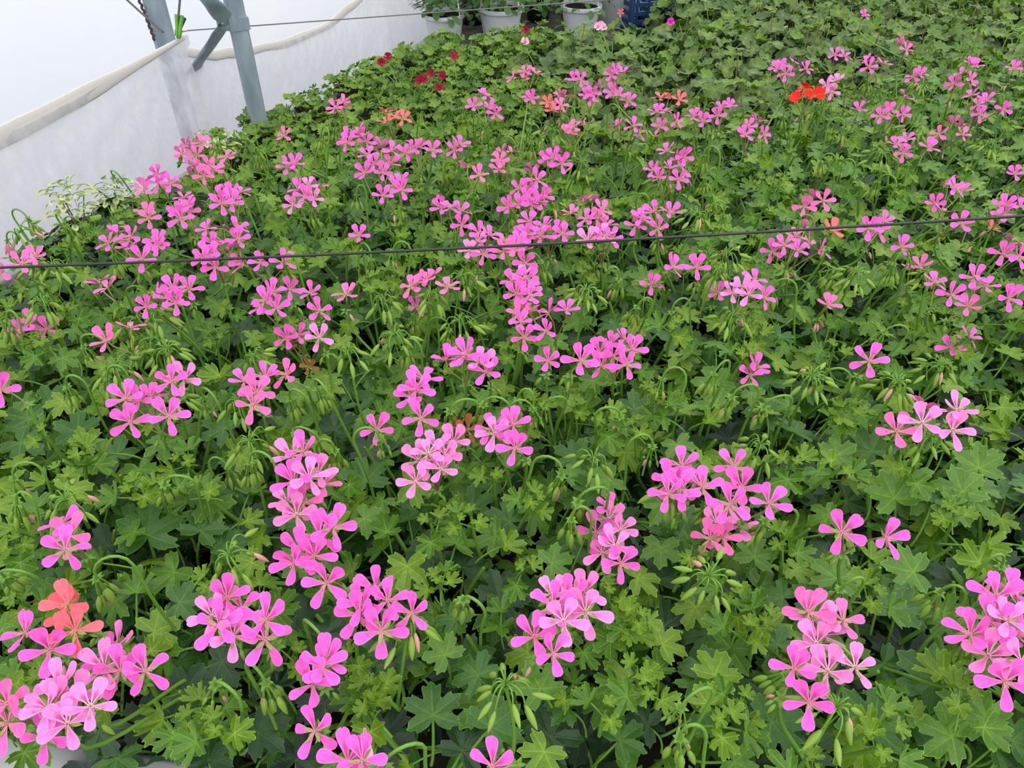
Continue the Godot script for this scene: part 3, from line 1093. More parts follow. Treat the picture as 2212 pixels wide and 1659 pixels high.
	head([1997, 881, 1937, 932], "rose", -0.01, 0.5)
	head([1818, 1150, 1913, 1162], "pink", 0.0, -0.2)
	head([1472, 1006, 1501, 1040, 1447, 1041, 1444, 1067, 1469, 1058, 1517, 1052])
	head([1585, 1008, 1602, 1052])
	head([1577, 1090, 1661, 1088])
	head([1548, 1131, 1561, 1161, 1598, 1138, 1534, 1165], "pale+rose", -0.04)
	head([1320, 1098, 1314, 1122, 1287, 1150, 1341, 1144], "pink+pale", -0.04)
	head([1328, 1180, 1341, 1217, 1301, 1195], "pale+pink", -0.04)
	head([719, 1139, 690, 1160, 679, 1201, 649, 1190, 635, 1217], "pink", 0.0, 0.2)
	head([705, 1260], "pink", 0.01)
	head([837, 1298, 824, 1363, 781, 1306, 810, 1272, 775, 1330])
	head([889, 1325], "pink", 0.01)
	head([521, 1315, 504, 1374, 472, 1352, 458, 1331, 490, 1292], "pink+pale")
	head([572, 1340, 573, 1382])
	head([1260, 1279, 1265, 1322, 1240, 1300], "pale")
	head([1190, 1285, 1227, 1292, 1217, 1341, 1193, 1309], "pale+pink", 0.0, 0.3)
	head([1154, 1376, 1195, 1412])
	head([1758, 1336, 1820, 1341, 1780, 1372, 1745, 1322], "pale+rose", -0.02)
	head([1764, 1390, 1788, 1450, 1847, 1442], "pale", 0.0)
	head([1748, 1517, 1715, 1444], "pink")
	head([2152, 1288, 2176, 1341, 2135, 1339, 2203, 1314, 2187, 1279, 2168, 1363], "pink+pale", 0.0, 0.2)
	head([2095, 1371, 2135, 1417, 2171, 1472, 2206, 1428, 2197, 1374], "pink+pale")
	head([146, 1306, 152, 1330, 163, 1363], "salmon", 0.0, 0.1)
	head([132, 1132, 150, 1158, 141, 1188], "pink+rose", 0.0, 0.2)
	head([54, 1368, 108, 1404])
	head([231, 1417, 225, 1442, 260, 1450, 252, 1395, 314, 1450], "pink+pale", -0.02)
	head([16, 1520, 16, 1562], "rose", 0.0, 0.3)
	head([160, 1505, 195, 1526, 117, 1517, 103, 1531, 127, 1488], "pale")
	head([146, 1564, 100, 1592], "pale+pink", -0.01)
	head([694, 1440, 677, 1479, 702, 1430], "pink", 0.0, 0.2)
	head([680, 1580], "pink", 0.0, 0.2)
	head([751, 1645, 782, 1642], "pink", 0.0, 0.4)
	head([1063, 1656], "pink", -0.02, 0.3)


# ---------------------------------------------------------------- leaves, buds and shoots that can be told apart near the camera
func put_leaf(px: float, py: float, wide: float, tone: int, y: float, dir: float) -> void:
	var p := at_y(px, py, y)
	var q := nearest(p + Vector3(0, 0, -0.02))
	var s := wide * depth(p) / F / 1.62
	var cam := (EYE - p).normalized()
	var nrm := (cam * 0.55 + Vector3.UP * 0.7 + Vector3(R(-0.22, 0.22), 0, R(-0.2, 0.2))).normalized()
	var mid := Vector3(sin(dir), 0, -cos(dir))
	var young: bool = wide < 78 and tone < 2
	var set_: Array = mesh_of.young if young else mesh_of.leaf
	var l := leaf_node(p - q.node.position, nrm, mid, s, set_[rng.randi() % set_.size()], M.leaf[tone])
	q.node.add_child(l, true)


func leaf_list(list: Array) -> void:
	for k in range(0, list.size(), 4):
		var tone: int = list[k + 3]
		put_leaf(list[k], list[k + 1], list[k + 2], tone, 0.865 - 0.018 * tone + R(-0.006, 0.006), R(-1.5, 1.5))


func leaves_in_front() -> void:
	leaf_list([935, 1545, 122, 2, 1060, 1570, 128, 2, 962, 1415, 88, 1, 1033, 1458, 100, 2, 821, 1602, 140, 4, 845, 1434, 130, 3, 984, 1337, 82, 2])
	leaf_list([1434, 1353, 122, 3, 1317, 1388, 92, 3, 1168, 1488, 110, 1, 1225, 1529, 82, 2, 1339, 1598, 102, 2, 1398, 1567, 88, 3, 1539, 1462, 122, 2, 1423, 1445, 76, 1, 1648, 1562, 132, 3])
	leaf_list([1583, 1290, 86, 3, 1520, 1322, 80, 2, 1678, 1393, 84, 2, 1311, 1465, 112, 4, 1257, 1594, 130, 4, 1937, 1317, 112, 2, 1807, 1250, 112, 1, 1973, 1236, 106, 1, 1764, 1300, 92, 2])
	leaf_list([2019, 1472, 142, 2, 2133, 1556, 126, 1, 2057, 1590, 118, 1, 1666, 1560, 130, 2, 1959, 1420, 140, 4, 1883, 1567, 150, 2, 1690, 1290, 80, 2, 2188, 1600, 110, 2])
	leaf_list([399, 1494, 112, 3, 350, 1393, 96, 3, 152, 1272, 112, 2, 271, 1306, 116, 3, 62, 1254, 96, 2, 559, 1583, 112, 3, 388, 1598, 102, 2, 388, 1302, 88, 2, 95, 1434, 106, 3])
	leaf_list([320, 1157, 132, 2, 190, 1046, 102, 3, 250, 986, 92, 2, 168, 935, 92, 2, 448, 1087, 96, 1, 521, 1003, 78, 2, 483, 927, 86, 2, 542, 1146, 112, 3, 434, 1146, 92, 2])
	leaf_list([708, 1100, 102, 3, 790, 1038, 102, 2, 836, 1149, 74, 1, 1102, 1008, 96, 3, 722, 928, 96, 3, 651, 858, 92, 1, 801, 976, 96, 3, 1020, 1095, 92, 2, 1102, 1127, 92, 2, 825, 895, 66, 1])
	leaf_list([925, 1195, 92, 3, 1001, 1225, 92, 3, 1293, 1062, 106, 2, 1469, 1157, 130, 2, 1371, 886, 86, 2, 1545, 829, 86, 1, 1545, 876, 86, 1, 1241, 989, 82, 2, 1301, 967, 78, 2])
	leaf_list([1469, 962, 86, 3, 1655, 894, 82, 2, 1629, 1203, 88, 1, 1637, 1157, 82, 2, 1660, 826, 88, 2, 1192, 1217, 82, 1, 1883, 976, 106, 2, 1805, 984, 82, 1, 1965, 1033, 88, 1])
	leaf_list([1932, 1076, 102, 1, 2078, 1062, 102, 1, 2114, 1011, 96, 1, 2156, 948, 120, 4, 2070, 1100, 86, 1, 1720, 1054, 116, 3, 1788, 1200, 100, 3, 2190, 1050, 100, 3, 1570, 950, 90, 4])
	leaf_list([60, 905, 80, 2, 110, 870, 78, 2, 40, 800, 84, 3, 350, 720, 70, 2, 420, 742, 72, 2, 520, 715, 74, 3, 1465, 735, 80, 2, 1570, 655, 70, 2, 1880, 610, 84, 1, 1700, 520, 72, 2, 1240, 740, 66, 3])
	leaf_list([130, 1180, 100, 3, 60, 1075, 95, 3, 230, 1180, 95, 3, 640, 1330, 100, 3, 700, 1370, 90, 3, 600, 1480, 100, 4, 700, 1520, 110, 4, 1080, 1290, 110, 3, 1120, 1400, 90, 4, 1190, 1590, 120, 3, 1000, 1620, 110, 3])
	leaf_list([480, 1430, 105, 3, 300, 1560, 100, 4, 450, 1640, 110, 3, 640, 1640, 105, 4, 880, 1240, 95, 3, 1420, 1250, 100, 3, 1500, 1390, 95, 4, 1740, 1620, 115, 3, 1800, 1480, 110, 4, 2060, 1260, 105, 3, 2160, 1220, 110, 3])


func put_shoot(p: Vector3, s: float) -> void:
	var q := nearest(p)
	var o: Node3D = proto_shoot[rng.randi() % 3].duplicate()
	var lean := Vector3(R(-0.25, 0.25), 1.0, R(-0.1, 0.4)).normalized()
	var x := lean.cross(Vector3(0.1, 0.2, 1)).normalized()
	var b := Basis(x, lean, x.cross(lean)) * Basis(Vector3.UP, R(0, TAU))
	o.transform = Transform3D(b * s, p - q.node.position)
	q.node.add_child(o, true)


func shoots_at(list: Array) -> void:
	for k in range(0, list.size(), 2):
		put_shoot(at_y(list[k], list[k + 1], 0.875 + R(-0.005, 0.008)), R(0.9, 1.25))


func shoots_in_front() -> void:
	shoots_at([290, 1060, 182, 979, 90, 938, 130, 1030, 393, 1000, 40, 1177, 725, 1028, 1066, 1030, 1153, 1082, 931, 1134, 1018, 1120, 1412, 854, 1154, 865, 1428, 872])
	shoots_at([1813, 1014, 1962, 960, 2062, 1110, 1962, 1010, 1710, 1000, 1374, 1336, 1355, 1361, 1317, 1282, 1371, 1450, 1648, 1339, 1612, 1363, 1602, 1521, 1309, 1534])
	shoots_at([1883, 1290, 1644, 1350, 1910, 1559, 1897, 1616, 805, 1486, 802, 1540, 949, 1258, 761, 1426, 445, 1526, 412, 1564, 455, 1263, 290, 1410, 68, 1472, 49, 1304, 472, 1575])
	shoots_at([1235, 1370, 1560, 1560, 2110, 1340, 2080, 1520, 700, 1160, 560, 1290, 20, 1590, 1130, 1230, 640, 1420, 350, 1055, 1500, 1200, 1690, 1170, 1840, 890, 2050, 800, 1610, 770, 800, 610, 860, 600, 960, 580])


# dir: which way the crook bends in the photograph (1 right, -1 left, 0 upright)
func put_buds(p: Vector3, dir: float, which := -1, s := 1.0) -> void:
	var q := nearest(p)
	var k := which
	if k < 0:
		k = (rng.randi() % 4) if dir != 0.0 else 4 + rng.randi() % 3
	var o: Node3D = proto_cluster[k].duplicate()
	var yaw := R(-0.6, 0.6) + (PI if dir < 0 else 0.0)
	if dir == 0.0:
		yaw = R(0, TAU)
	var b := Basis(Vector3(0, 0, 1), R(-0.22, 0.22)) * Basis(Vector3(1, 0, 0), R(-0.1, 0.3)) * Basis(Vector3.UP, yaw)
	var tip := b * Vector3(0.012, 0.1, 0) * s
	o.transform = Transform3D(b * s, p - tip - q.node.position)
	q.node.add_child(o, true)


func buds_at(list: Array) -> void:
	for k in range(0, list.size(), 3):
		put_buds(above(list[k], list[k + 1], 0.052 + R(-0.008, 0.008)), list[k + 2])


func bud_heads() -> void:
	buds_at([787, 940, 1, 1640, 968, 0, 1380, 955, 1, 1278, 1005, 0, 1250, 1118, -1, 500, 1205, 0, 45, 1085, -1, 140, 1088, 0, 1522, 1255, 0, 1085, 1490, 0, 1515, 1512, -1, 1490, 1592, -1])
	buds_at([490, 1500, -1, 883, 1630, -1, 2052, 1285, -1, 885, 1352, 0, 1810, 1418, -1, 1735, 1468, -1, 1795, 1530, 0, 1020, 1310, -1, 680, 1358, 1, 1700, 1120, -1, 2150, 1210, 1, 1180, 1000, 1])
	buds_at([250, 1225, -1, 395, 1045, -1, 570, 1000, -1, 540, 960, 0, 60, 1020, -1, 1120, 880, 1, 1010, 880, -1, 1080, 880, -1, 660, 940, -1, 1460, 815, -1, 1620, 850, -1, 1310, 890, 1, 710, 960, 1])
	buds_at([1745, 825, 0, 1815, 815, -1, 1940, 840, 0, 1440, 1060, 0, 1290, 1070, -1, 2010, 960, 0, 1840, 1270, -1, 1690, 870, -1, 1940, 720, -1, 1950, 560, -1, 1570, 560, 0, 1550, 450, -1, 1390, 430, 1])
	buds_at([1505, 470, 0, 1740, 480, -1, 1840, 600, 0, 1700, 620, -1, 1000, 605, 0, 930, 650, 0, 830, 660, 0, 1150, 560, 1, 1330, 590, 1, 1260, 640, 0, 1390, 660, -1, 1180, 440, 0, 870, 540, -1])
	buds_at([345, 690, 0, 375, 655, -1, 90, 665, 0, 120, 585, 0, 270, 535, -1, 250, 380, -1, 40, 465, 1, 135, 475, 1, 50, 505, 0, 30, 515, -1, 370, 760, 0, 200, 740, -1, 250, 800, 0, 20, 690, -1, 155, 480, 1])
	buds_at([385, 860, 0, 690, 840, -1, 640, 860, -1, 560, 780, 0, 250, 810, -1, 760, 770, 0, 855, 735, 0, 1000, 700, 0, 890, 750, -1, 450, 860, -1, 160, 830, -1, 520, 870, 0, 1130, 860, -1, 1560, 800, -1])


# the crowns of all the plants: older, darker leaves low and outside, bright young ones on top
func fill_plants() -> void:
	for q in plants:
		var far: bool = q.d > 1.0
		var pl: Node3D = q.node
		if q.kind == "ivy":
			for k in 3:
				var st := obj("stem", mesh_of.stem[k], pl)
				st.rotation.y = TAU * k / 3.0 + R(-0.4, 0.4)
				st.scale = Vector3(1, (q.top - BENCH - 0.02) / 0.235, 1)
			var n := 34 if q.row > 0 else 42
			for k in n:
				var frac := (k + 0.5) / n
				var layer := pow(frac, 0.9)
				var a := k * 2.39996 + R(-0.4, 0.4)
				var r := 0.088 * sqrt(R(0.02, 1.0)) * (1.0 + 0.25 * layer)
				var out := Vector3(cos(a), 0, sin(a))
				if q.row == 0 and out.z > 0.0 and q.x > -0.36:
					r *= 1.5
				var p := pl.position + out * r
				p.y = q.top - clampf(q.top - 0.70, 0.045, 0.125) * layer - 0.035 * pow(r / 0.09, 2.0) + R(-0.012, 0.012)
				if r < 0.066:
					p.y = maxf(p.y, BENCH + 0.112 + R(0, 0.02))
				var wide := lerpf(0.036, 0.058, layer) * R(0.82, 1.15)
				var tilt := clampf(r / 0.09 * 0.45 + R(-0.25, 0.45), -0.2, 1.1)
				var nrm := (Vector3.UP * cos(tilt) + out * sin(tilt) + Vector3(R(-0.2, 0.2), 0, R(-0.1, 0.25))).normalized()
				var mid := out + Vector3(R(-0.8, 0.8), 0, R(-0.8, 0.8))
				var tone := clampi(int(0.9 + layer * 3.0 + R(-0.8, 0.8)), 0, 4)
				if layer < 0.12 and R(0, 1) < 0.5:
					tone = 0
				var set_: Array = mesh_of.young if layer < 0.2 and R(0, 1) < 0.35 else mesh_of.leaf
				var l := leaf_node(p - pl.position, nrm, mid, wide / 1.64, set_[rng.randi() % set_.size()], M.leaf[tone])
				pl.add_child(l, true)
			var shoots := (2 if R(0, 1) < 0.6 else 1) if q.d > 0.75 else (1 if R(0, 1) < 0.4 else 0)
			for k in shoots:
				put_shoot(Vector3(q.x + R(-0.06, 0.06), q.top + R(-0.005, 0.02), -q.d + R(-0.06, 0.06)), R(0.75, 1.2))
			var heads := (1 if R(0, 1) < 0.2 else 0) if q.d < 0.8 else 2 if R(0, 1) < 0.2 else 1 if R(0, 1) < 0.75 else 0
			if q.edge > 0.04:
				heads = 0
			for k in heads:
				var p := Vector3(q.x + R(-0.07, 0.07), q.top + R(0.02, 0.06), -q.d + R(-0.07, 0.07))
				put_buds(p, [-1.0, 1.0, 0.0, -1.0][rng.randi() % 4], -1, R(0.8, 1.05))
		elif q.kind == "zonal":
			var st := obj("stem", mesh_of.stem[0], pl)
			st.rotation.y = R(0, TAU)
			st.scale = Vector3(0.7, 0.7, 0.7)
			var n := 38
			for k in n:
				var layer := (k + 0.5) / n
				var a := k * 2.39996 + R(-0.4, 0.4)
				var r := 0.105 * sqrt(R(0.02, 1.0))
				var out := Vector3(cos(a), 0, sin(a))
				var p := pl.position + out * r
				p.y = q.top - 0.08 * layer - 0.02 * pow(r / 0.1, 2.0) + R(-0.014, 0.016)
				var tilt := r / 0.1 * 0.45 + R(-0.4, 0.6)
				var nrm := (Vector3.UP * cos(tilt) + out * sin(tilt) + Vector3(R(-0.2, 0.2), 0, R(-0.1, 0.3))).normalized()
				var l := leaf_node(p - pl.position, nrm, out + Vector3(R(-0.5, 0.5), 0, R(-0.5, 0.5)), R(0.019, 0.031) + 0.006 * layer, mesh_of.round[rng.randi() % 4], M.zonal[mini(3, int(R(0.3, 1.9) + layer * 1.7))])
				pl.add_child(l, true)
			if R(0, 1) < 0.4:
				put_bud_ball(pl, Vector3(R(-0.05, 0.05), q.top - BENCH + R(0.02, 0.06), R(-0.05, 0.05)))
		else:
			var st := obj("stem", mesh_of.stem[1], pl)
			st.scale = Vector3(0.7, 0.7, 0.7)
			var n := 100
			for k in n:
				var layer := (k + 0.5) / n
				var a := k * 2.39996 + R(-0.4, 0.4)
				var r := 0.098 * sqrt(R(0.02, 1.0))
				var out := Vector3(cos(a), 0, sin(a))
				var p := pl.position + out * r
				p.y = q.top - 0.09 * layer - 0.02 * pow(r / 0.1, 2.0) + R(-0.02, 0.025)
				if r < 0.066:
					p.y = maxf(p.y, BENCH + 0.112 + R(0, 0.02))
				var tilt := r / 0.1 * 0.5 + R(-0.4, 0.6)
				var nrm := (Vector3.UP * cos(tilt) + out * sin(tilt) + Vector3(R(-0.2, 0.2), 0, R(-0.1, 0.3))).normalized()
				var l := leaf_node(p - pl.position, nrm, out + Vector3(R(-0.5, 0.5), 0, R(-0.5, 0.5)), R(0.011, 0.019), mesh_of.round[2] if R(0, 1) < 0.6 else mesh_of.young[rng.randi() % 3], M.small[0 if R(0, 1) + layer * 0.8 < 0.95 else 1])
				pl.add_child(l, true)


# a tight ball of pale buds on an upright stalk
func put_bud_ball(pl: Node3D, at: Vector3) -> void:
	var b := MB.new()
	b.tube(bez(Vector3(at.x * 0.4, 0.06, at.z * 0.4), Vector3(at.x * 0.5, at.y * 0.5, at.z * 0.5), at - Vector3(0, 0.03, 0), at, 5), 0.0017, 0.0015, 5)
	var o := obj("bud_head", b.commit(ArrayMesh.new(), M.stalk_red), pl)
	for j in 6:
		var a := j * 2.4
		var dir := Vector3(cos(a) * 0.8, 0.5 - 0.12 * j, sin(a) * 0.8).normalized()
		var u := obj("bud", mesh_of.bud, o)
		var x := dir.cross(Vector3(0.2, 0.3, 1)).normalized()
		u.transform = Transform3D(Basis(x * 0.011, -dir * 0.009, -x.cross(dir) * 0.011), at + dir * 0.002)


# ---------------------------------------------------------------- posts, wires, fleece
func loft(path: Array, half: Array, across: Vector3, sides: int) -> MB:
	var b := MB.new()
	for k in path.size():
		var d: Vector3 = (path[mini(k + 1, path.size() - 1)] - path[maxi(k - 1, 0)]).normalized()
		var w := (across - d * across.dot(d)).normalized()
		var h := d.cross(w)
		for s in sides:
			var a := TAU * s / sides
			b.p(path[k] + w * cos(a) * half[k].x + h * sin(a) * half[k].y)
	for k in path.size() - 1:
		for s in sides:
			var a0 := k * sides + s
			var a1 := k * sides + (s + 1) % sides
			b.quad(a0, a0 + sides, a1 + sides, a1)
	return b


func post(called: String, at: Vector3, y0: float, y1: float, half: float, turn: float) -> Node3D:
	var o := thing(called, Vector3(at.x, y0, at.z))
	o.rotation.y = turn
	var b := MB.new()
	var ch := half * 0.22
	var ring := [Vector2(half, half - ch), Vector2(half - ch, half), Vector2(-half + ch, half), Vector2(-half, half - ch), Vector2(-half, -half + ch), Vector2(-half + ch, -half), Vector2(half - ch, -half), Vector2(half, -half + ch)]
	for k in 8:
		var p: Vector2 = ring[k]
		var q: Vector2 = ring[(k + 1) % 8]
		var a := b.p(Vector3(p.x, 0, p.y))
		b.p(Vector3(p.x, y1 - y0, p.y))
		b.p(Vector3(q.x, y1 - y0, q.y))
		b.p(Vector3(q.x, 0, q.y))
		b.quad(a, a + 1, a + 2, a + 3)
	obj("post_tube", b.commit(ArrayMesh.new(), M.zinc), o)
	return o


func greenhouse_fittings() -> void:
	# the fleece curtains
	var clip := Vector2(0.95, 0.912)
	var near_hem := func(t: float) -> float:
		return lerpf(0.873, clip.y, (t - 0.431) / (clip.x - 0.431)) - 0.012 * sin(clampf((t - 0.1) / 0.85, 0.0, 1.0) * PI)
	var cur := thing("fleece_curtain", side(0.55, 0.0, 0.0), "white horticultural fleece curtain hung from the green clothes peg, nearest the camera", "curtain", "")
	var near := func(u: float, v: float) -> Vector3:
		var t := lerpf(-1.2, clip.x + 0.012, u)
		var y := lerpf(near_hem.call(t), 0.16, v)
		var dx: float = clip.x - t
		var dy: float = clip.y - y
		var a := atan2(dx, dy + 0.02)
		var r := sqrt(dx * dx + dy * dy)
		var f := 0.010 * sin(a * 26.0) * exp(-r * 2.6) + 0.006 * sin(t * 9.0 + v * 2.0)
		return side(0.55 + f, t, y) - cur.position
	obj("fleece", sheet(near, 150, 40, Vector2(2.2, 0.8)).commit(ArrayMesh.new(), M.fleece), cur)
	var path := []
	var half := []
	for k in 41:
		var t := lerpf(-1.2, clip.x, k / 40.0)
		path.append(side(0.548, t, near_hem.call(t) - 0.003) - cur.position)
		half.append(Vector2(lerpf(0.021, 0.006, smoothstep(0.55, 0.95, t)) * (1.0 + 0.06 * sin(t * 31.0)), 0.004))
	obj("hem", loft(path, half, Vector3.UP, 10).commit(ArrayMesh.new(), M.hem), cur)
	var ht := [0.97, 0.866, 1.0, 0.856, 1.12, 0.82, 1.25, 0.795, 1.42, 0.775, 1.6, 0.772, 1.77, 0.80, 1.95, 0.86, 2.05, 0.865, 2.2, 0.82, 2.6, 0.79, 3.8, 0.79]
	var far_hem := func(t: float) -> float:
		for k in range(0, ht.size() - 2, 2):
			if t <= ht[k + 2]:
				return lerpf(ht[k + 1], ht[k + 3], smoothstep(0.0, 1.0, clampf((t - ht[k]) / (ht[k + 2] - ht[k]), 0.0, 1.0)))
		return 0.79
	cur = thing("fleece_curtain", side(0.62, 1.0, 0.0), "white horticultural fleece curtain sagging behind the slanting grey post, farther back", "curtain", "")
	var far := func(u: float, v: float) -> Vector3:
		var t := lerpf(0.97, 3.8, u)
		var y := lerpf(far_hem.call(t), 0.16, v)
		var f := 0.012 * sin(t * 38.0) * exp(-pow((t - 2.05) * 3.2, 2.0)) + 0.008 * sin(y * 26.0 + t * 3.0) * exp(-pow((t - 1.5) * 2.2, 2.0)) + 0.005 * sin(t * 7.0)
		return side(0.62 + f, t, y) - cur.position
	obj("fleece", sheet(far, 180, 40, Vector2(3.2, 0.8)).commit(ArrayMesh.new(), M.fleece), cur)
	path = []
	half = []
	for k in 61:
		var t := lerpf(0.97, 3.8, k / 60.0)
		path.append(side(0.617, t, far_hem.call(t) - 0.004) - cur.position)
		half.append(Vector2(0.013 * (1.0 + 0.1 * sin(t * 23.0)), 0.004))
	obj("hem", loft(path, half, Vector3.UP, 10).commit(ArrayMesh.new(), M.hem), cur)

	# the post that stands in front of the far curtain, with its clamp and brace
	var p2 := at_z(574, 335, 1.93)
	var o := post("greenhouse_post", Vector3(p2.x, 0, p2.z), BENCH, 2.6, 0.0185, 0.5)
	tag(o, "square galvanised steel post in front of the fleece, with a flattened brace bolted on", "post")
	var zp := func(px: float, py: float) -> float:       # depth at which that pixel lies on the post
		var r := ray(px, py)
		return (p2.z - EYE.z) / r.z
	var bolt: Vector3 = at_z(488, 47, zp.call(505, 47)) + Vector3(0, 0, 0.012)
	var mid := at_z(518, 48, zp.call(518, 48))
	var inv := o.transform.affine_inverse()
	var band := MB.new()
	band.box(Vector3(-0.0215, -0.013, -0.0215), Vector3(0.0215, 0.013, 0.0215))
	var bo := obj("clamp_band", band.commit(ArrayMesh.new(), M.zinc), o)
	bo.position = inv * Vector3(p2.x, mid.y, p2.z)
	var tab := loft([bolt + Vector3(-0.016, 0.0, 0.002), bolt, mid + Vector3(0, 0, 0.02)], [Vector2(0.011, 0.003), Vector2(0.016, 0.004), Vector2(0.015, 0.004)], Vector3.UP, 10)
	var tm := obj("clamp_tab", tab.commit(ArrayMesh.new(), M.zinc), o)
	tm.transform = inv
	var bl := MB.new()
	bl.lathe([Vector2(0.0, 0.006), Vector2(0.004, 0.005), Vector2(0.0052, 0.002), Vector2(0.0052, -0.003)], 10)
	var bm := obj("bolt", bl.commit(ArrayMesh.new(), M.zinc), o)
	bm.transform = inv * Transform3D(Basis(Vector3(1, 0, 0), PI / 2 - 0.4), bolt + Vector3(0, 0.002, 0.007))
	var z0: float = depth(bolt)
	for part in [["brace_lower", [488, 46, 478, 62, 466, 82, 452, 102, 436, 124, 424, 142, 418, 154], [16, 19, 17, 12, 12, 16, 17], 0.30], ["brace_upper", [489, 44, 481, 34, 470, 20, 458, 8, 446, -6, 425, -30, 395, -64], [12, 16, 16, 13, 12, 12, 12], -0.12]]:
		var pts := []
		var hs := []
		for k in 7:
			var z: float = z0 + part[3] * k / 6.0 - 0.004
			pts.append(at_z(part[1][k * 2], part[1][k * 2 + 1], z))
			var w: float = part[2][k] * 1.35 * z / F
			hs.append(Vector2(w, clampf(w * w * 0.0 + (0.0235 - w) * 1.6, 0.004, 0.012)))
		var br := loft(pts, hs, Vector3(0.7, 0.45, 0.1), 14)
		var bb := obj(part[0], br.commit(ArrayMesh.new(), M.zinc), o)
		bb.transform = inv

	# the post behind the near curtain, standing on the floor
	var p1 := at_z(340, 30, 1.98)
	p1.y = 0.0
	o = post("greenhouse_post", p1, 0.0, 2.6, 0.027, 0.42)
	tag(o, "square galvanised steel post showing dimly through the nearest fleece curtain", "post")

	# cords that hold the curtain up
	var zc := depth(side(0.55, clip.x, clip.y))
	var cord := MB.new()
	cord.tube([at_z(383, 62, zc), at_z(387, 20, zc - 0.01), at_z(392, -40, zc - 0.03), at_z(398, -130, zc - 0.05)], 0.0028, 0.0028, 7)
	tag(obj("tie_cord", cord.commit(ArrayMesh.new(), M.cord)), "dark brown cord running straight up from the green clothes peg", "cord")
	cord = MB.new()
	cord.tube([at_z(352, 69, zc + 0.02), at_z(312, 34, zc + 0.04), at_z(270, -4, zc + 0.06), at_z(190, -75, zc + 0.1)], 0.0026, 0.0026, 7)
	tag(obj("tie_cord", cord.commit(ArrayMesh.new(), M.cord)), "thin grey cord slanting down across the post to the curtain hem", "cord")
	cord = MB.new()
	var strand := []
	for k in 41:
		var t := k / 40.0
		var c := at_z(300 - 3 + 37 * pow(t, 0.9), -6 + 92 * t, zc + 0.09)
		strand.append(c + Vector3(sin(t * 44.0), 0, cos(t * 44.0)) * 0.0016)
	cord.tube(strand, 0.0032, 0.0036, 7)
	for k in 5:
		var a: Vector3 = strand[30 + k * 2]
		cord.tube([a, a + Vector3(R(-0.01, 0.012), R(-0.006, 0.006), R(-0.005, 0.005))], 0.0008, 0.0005, 4)
	tag(obj("frayed_rope", cord.commit(ArrayMesh.new(), M.rope)), "dark frayed rope hanging against the post's left edge above the hem", "rope")

	# clothes pegs
	peg(at_z(386, 64, zc - 0.025), 0.12, 0.0, M.peg_green, "bright green plastic clothes peg clamping the curtain corner", 1.0)
	peg(at_z(386, 62, zc - 0.010), 0.50, 0.3, M.peg_dark, "dark green plastic clothes peg behind the bright green peg", 0.9)

	# wires over the bed
	var w := MB.new()
	var a0 := at_z(-330, 596.7, 0.86)
	var a1 := at_z(2560, 450.4, 0.86)
	var pts2 := []
	for k in 41:
		var t := lerpf(-0.5, 1.6, k / 40.0)
		pts2.append(a0.lerp(a1, t) + Vector3(0, -0.008 * sin(t * PI) + 0.004, 0))
	w.tube(pts2, 0.0014, 0.0018, 8)
	tag(obj("black_wire", w.commit(ArrayMesh.new(), M.wire_dark)), "black plastic-coated wire stretched low across the pink-flowered plants", "wire")
	w = MB.new()
	var b0 := at_z(406, 66, zc - 0.02)
	var b1 := at_z(1700, -28, 1.75)
	w.tube([b0, b0.lerp(b1, 0.25), b0.lerp(b1, 0.5), b0.lerp(b1, 0.75), b1], 0.0014, 0.0014, 7)
	var ow := thing("grey_wire", Vector3.ZERO, "thin grey wire running from the clothes pegs over the hanging baskets", "wire")
	obj("wire_strand", w.commit(ArrayMesh.new(), M.wire_grey), ow)
	w = MB.new()
	w.tube([at_z(384, 67, zc - 0.012), at_z(395, 68, zc - 0.018), b0], 0.0022, 0.0018, 7)
	obj("twine_end", w.commit(ArrayMesh.new(), M.twine), ow, null)


func peg(at: Vector3, lean: float, turn: float, mt: Material, label: String, s: float) -> void:
	var o := thing("clothes_peg", at, label, "clothes peg")
	o.rotation = Vector3(-0.5, turn, -lean)
	for sg in [-1.0, 1.0]:
		var pts := [Vector3(sg * 0.0022, -0.019, 0), Vector3(sg * 0.0034, -0.008, 0), Vector3(sg * 0.0034, 0.004, 0), Vector3(sg * 0.0072, 0.032, 0)]
		for k in 4:
			pts[k] = pts[k] * s
		var b := loft(pts, [Vector2(0.0058, 0.0022) * s, Vector2(0.0062, 0.0042) * s, Vector2(0.0062, 0.0042) * s, Vector2(0.006, 0.0034) * s], Vector3(0, 0, 1), 10)
		for e in [0, 3]:
			var c := b.p(pts[e])
			for q in 10:
				b.tri(c, e * 10 + q, e * 10 + (q + 1) % 10)
		obj("lever", b.commit(ArrayMesh.new(), mt), o)
	var sp := MB.new()
	var coil := []
	for k in 33:
		var a := TAU * k / 8.0
		coil.append(Vector3(cos(a) * 0.004, sin(a) * 0.004, lerpf(-0.005, 0.005, k / 32.0)) * s)
	sp.tube(coil, 0.0007, 0.0007, 5)
	obj("spring", sp.commit(ArrayMesh.new(), M.zinc), o)


